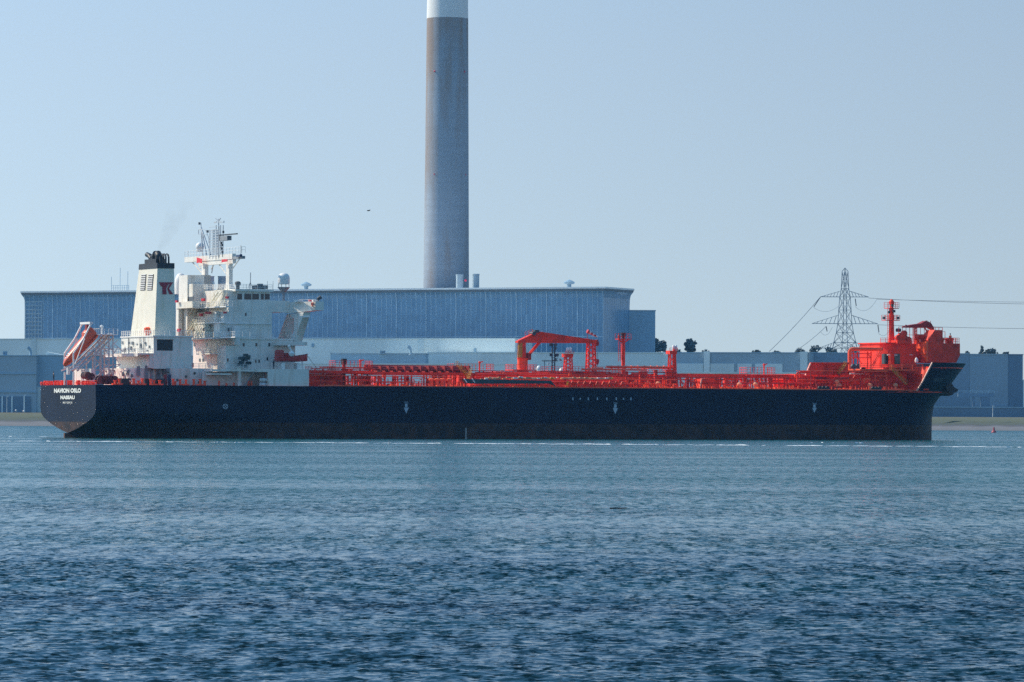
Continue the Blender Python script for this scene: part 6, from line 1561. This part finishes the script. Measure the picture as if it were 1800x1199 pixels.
person(481, 648.4, 630.2, -18.8, 'person in navy coverall and white helmet beside the rescue boat', NAVY, TRIM, R(-90))
person(1670.3, 604, 586.5, -8.4, 'person in orange jacket and dark cap on the bow platform', LBORANGE, NAVY, R(-60))

# ================================================================== OTHER THINGS ON THE WATER
def tug():
    d = 1260.0; c = B(975, 700, d); e = empty('tugboat', (c.x-14, d, 0), 0); tag(e, 'tug lying behind the tanker, its dark mast and white domes showing beside the crane', 'tugboat')
    k = d/FPX; X = lambda px: (px-975)*k+14; Zt = lambda py: B(975, py, d).z
    m = MB(); boat_hull(m, 34, 11, 3.4, .6, 14, 2.5); m.build('hull', mat('tug_black', (0.02, 0.02, 0.025), .5), e, True)
    MB().box(9, 24, -3.6, 3.6, 2.5, 8).build('deckhouse', TRIM, e); 
    w_ = MB().xy([(11, -2.4), (17, -2.8), (19, -1.6), (19, 1.6), (17, 2.8), (11, 2.4)], 8.003, Zt(668)-.3).build('wheelhouse', TRIM, e); MB().box(11.5, 16.5, -2.85, -2.6, 9.2, 10.6).build('window', GLASS, w_)
    MB().box(11, 17.5, -2.6, 2.6, Zt(668)-.29, Zt(668)).build('roof', TRIM, w_)
    ms = MB()
    for px in (970.3, 974.8): ms.tube((X(px), 0, Zt(667)), (X(px), 0, Zt(604)), .2, 5)
    for k_ in range(14): z = Zt(664-k_*4.4); ms.tube((X(970.3), 0, z), (X(974.8), 0, z), .1, 4)
    ms.tube((X(966.5), 0, Zt(605.5)), (X(979), 0, Zt(605.5)), .14, 4); ms.tube((X(952), 0, Zt(634.5)), (X(981), 0, Zt(634.5)), .16, 4)
    for px, py in ((967.5, 606), (976.5, 606), (967.8, 624), (978, 624.5), (976, 632), (976, 612)): ms.box(X(px)-.35, X(px)+.35, -.4, .4, Zt(py)-.4, Zt(py)+.4)
    ms.tube((X(975), 0, Zt(627)), (X(982), 0, Zt(623)), .2, 5); ms.tube((X(982), 0, Zt(623)), (X(979), 0, Zt(632)), .08, 4); ms.tube((X(957), 0, Zt(667)), (X(957), 0, Zt(634)), .12, 4)
    mo = ms.build('mast', DKSTEEL, e); MB().ball((X(979.5), 0, Zt(620.5)), .32).ball((X(964), 0, Zt(639)), .35).build('aerial_dome', TRIM, mo, True)
    MB().xz([(X(983.5), Zt(630)), (X(988.5), Zt(634)), (X(983), Zt(634))], -.03, .03).build('ensign', mat('ensign_red', (0.35, 0.02, 0.05), .8), mo)
    for px, r_, py in ((947.2, 5.6, 642.8), (988.2, 5.6, 646)):
        MB().dome((X(px), 1.2, Zt(658)), r_*k, Zt(py)-Zt(658)).build('white_dome', TRIM, e, True)
        MB().lathe((X(px), 1.2, Zt(668)-2), [(.5, 0), (.5, Zt(658)-Zt(668)+2)], 8).build('dome_post', STEEL, e)
tug()
def buoy(px, py_w, h, col, label):
    p = W(px, py_w, 0.02); e = empty('buoy', p); tag(e, label, 'buoy')
    MB().lathe((0,0,-.3), [(h*.42, 0), (h*.45, .4), (h*.40, h*.35), (h*.22, h*.5)], 14).build('float', col, e, True)
    MB().lathe((0,0,-.3), [(h*.2, h*.5), (h*.14, h*.95), (h*.16, h*.96), (h*.12, h+.2)], 10).build('top_mark', col, e, True)
buoy(1747, 760.5, 2.3, mat('buoy_red', (0.42, 0.06, 0.07), .5), 'small red can buoy floating off the right shore')
buoy(684, 780.8, .62, mat('float_white', (0.6, 0.6, 0.6), .5), 'tiny pale float bobbing close to the tanker side')
def driftwood():
    a, b = W(1072.5, 895, .05), W(1101, 894.3, .05); e = MB(); d = b-a; n = 9; P = []
    for i in range(n+1): f = i/n; P.append(Vector((d.x*f, d.y*f, .045+.01*sin(f*7))))
    for i in range(n): e.tube(P[i], P[i+1], .05-.002*i, 7, .05-.002*(i+1))
    e.tube(P[2], P[2]+Vector((.12, .05, .04)), .015, 5); e.tube(P[7], P[7]+Vector((-.1, -.05, .03)), .012, 5)
    o = e.build('driftwood', mat('wet_wood', (0.018, 0.014, 0.012), .6, .3, 3), None, True, a); tag(o, 'dark waterlogged log floating alone on the open water', 'log')
driftwood()
def bird():
    d = 500.0; p = B(648.5, 370.3, d); e = empty('bird', p); tag(e, 'small dark bird flying alone left of the chimney', 'bird')
    m = MB(); S = []; n = 8
    for t, r in ((0, .01), (.12, .035), (.3, .06), (.55, .065), (.75, .045), (1.0, .02)): S.append((r, t*.38))
    m.lathe((-.24, 0, 0), S, n, 'x'); m.add([(.0, -.03, .02), (.06, -.2, .08), (.17, -.34, .14), (.11, -.18, .07), (.1, -.03, .02)], [(0,1,2,3,4)])
    m.add([(.0, .03, .02), (.06, .2, .08), (.17, .34, .14), (.11, .18, .07), (.1, .03, .02)], [(0,1,2,3,4)])
    m.build('body', BLACK, e, True)
    MB().add([(.13, -.02, 0), (.24, -.05, .01), (.24, .05, .01), (.13, .02, 0)], [(0,1,2,3)]).build('tail', BLACK, e)
bird()
# wash lines of broken foam
def foam():
    fm = mat('foam_white', (0.80, 0.84, 0.86), .7, .1, 1.0); m = MB(); random.seed(77)
    def strip(px0, py0, px1, py1, dens, hmin, hmax, lmin, lmax, spread=5.0):
        px = px0
        while px < px1:
            L = random.uniform(lmin, lmax); 
            if random.random() < dens:
                f = (px-px0)/(px1-px0); p = W(px, py0+(py1-py0)*f + random.uniform(-.6, .6), 0); pe = W(px+L, py0+(py1-py0)*f + random.uniform(-.3, .3), 0)
                n = max(4, int(L/2.5)); h = random.uniform(hmin, hmax); vs = []; fs = []
                for i in range(n+1):
                    g = i/n; c = p.lerp(pe, g) + Vector((0, random.uniform(-.6, .6), 0)); hh = h*sin(pi*min(1, max(.04, g)))**.6*random.uniform(.55, 1.1); wd = random.uniform(.5, 1.1)
                    vs += [(c.x, c.y-wd, -.03), (c.x, c.y-wd*.2, hh), (c.x, c.y+wd*.5, hh*.8), (c.x, c.y+wd*1.3, -.03)]
                for i in range(n):
                    for j in range(3): fs.append((i*4+j, i*4+j+1, (i+1)*4+j+1, (i+1)*4+j))
                m.add(vs, fs)
            px += L*random.uniform(.6, 1.1)
    strip(-60, 775.2, 900, 780.2, .85, .04, .11, 6, 50); strip(900, 780.2, 1860, 786.5, .82, .04, .12, 6, 50)
    strip(-60, 767, 115, 768, .35, .04, .12, 5, 22); strip(1420, 778, 1560, 779, .12, .08, .2, 3, 8)
    o = m.build('foam', fm, None, True); tag(o, 'broken white wash line running along the tanker', 'foam', None, 'stuff')
foam()
# funnel smoke
def smoke():
    m = MB(); P = []
    for i in range(9):
        t = i/8; P.append((1.0+3.2*t, ORG + SF*(xm+1.5+6*t) + SP*(1.2-2*t) + Vector((0,0, fz2+3.2+14*t))))
    S = []; n = 12
    for r, c in P: S += [c + Vector((cos(2*pi*k/n)*r, sin(2*pi*k/n)*r, 0)) for k in range(n)]
    fs = []
    for i in range(8):
        for k in range(n): fs.append((i*n+k, i*n+(k+1) % n, (i+1)*n+(k+1) % n, (i+1)*n+k))
    fs.append(tuple(range(n))[::-1]); fs.append(tuple(range(8*n, 9*n))); m.add(S, fs)
    mm = bpy.data.materials.new('smoke_volume'); mm.use_nodes = True; t = mm.node_tree; t.nodes.clear()
    ou = t.nodes.new('ShaderNodeOutputMaterial'); v = t.nodes.new('ShaderNodeVolumePrincipled'); v.inputs['Color'].default_value = (.25, .22, .2, 1)
    co = t.nodes.new('ShaderNodeTexCoord'); sz = t.nodes.new('ShaderNodeSeparateXYZ'); t.links.new(co.outputs['Generated'], sz.inputs[0])
    fd = t.nodes.new('ShaderNodeMapRange'); fd.inputs[1].default_value = 0.0; fd.inputs[2].default_value = 0.95; fd.inputs[3].default_value = 1.0; fd.inputs[4].default_value = 0.0; t.links.new(sz.outputs['Z'], fd.inputs[0])
    nz = t.nodes.new('ShaderNodeTexNoise'); nz.inputs['Scale'].default_value = 0.35; nz.inputs['Detail'].default_value = 3; t.links.new(co.outputs['Object'], nz.inputs['Vector'])
    nr = t.nodes.new('ShaderNodeMapRange'); nr.inputs[1].default_value = 0.4; nr.inputs[2].default_value = 0.65; nr.inputs[4].default_value = 0.07; t.links.new(nz.outputs[0], nr.inputs[0])
    dm_ = t.nodes.new('ShaderNodeMath'); dm_.operation = 'MULTIPLY'; t.links.new(fd.outputs[0], dm_.inputs[0]); t.links.new(nr.outputs[0], dm_.inputs[1]); t.links.new(dm_.outputs[0], v.inputs['Density'])
    t.links.new(v.outputs[0], ou.inputs['Volume'])
    o = m.build('smoke', mm); tag(o, 'faint grey smoke drifting up from the ship funnel', 'smoke', None, 'stuff')
smoke()
# sea haze
def haze():
    o = MB().box(-2600, 2600, -60, 3200, -4, 275).build('haze', None) if False else None
    m = MB().box(-2600, 2600, -60, 3200, -4, 275)
    mm = bpy.data.materials.new('haze_volume'); mm.use_nodes = True; t = mm.node_tree; t.nodes.clear()
    ou = t.nodes.new('ShaderNodeOutputMaterial'); v = t.nodes.new('ShaderNodeVolumePrincipled'); v.inputs['Color'].default_value = (.22, .58, 1, 1); v.inputs['Density'].default_value = 3.0e-5
    v.inputs['Anisotropy'].default_value = 0.2
    t.links.new(v.outputs[0], ou.inputs['Volume']); o = m.build('haze', mm); tag(o, 'thin blue sea haze over the water', 'haze', None, 'stuff')
haze()
print('SCRIPT_DONE', len(bpy.data.objects))
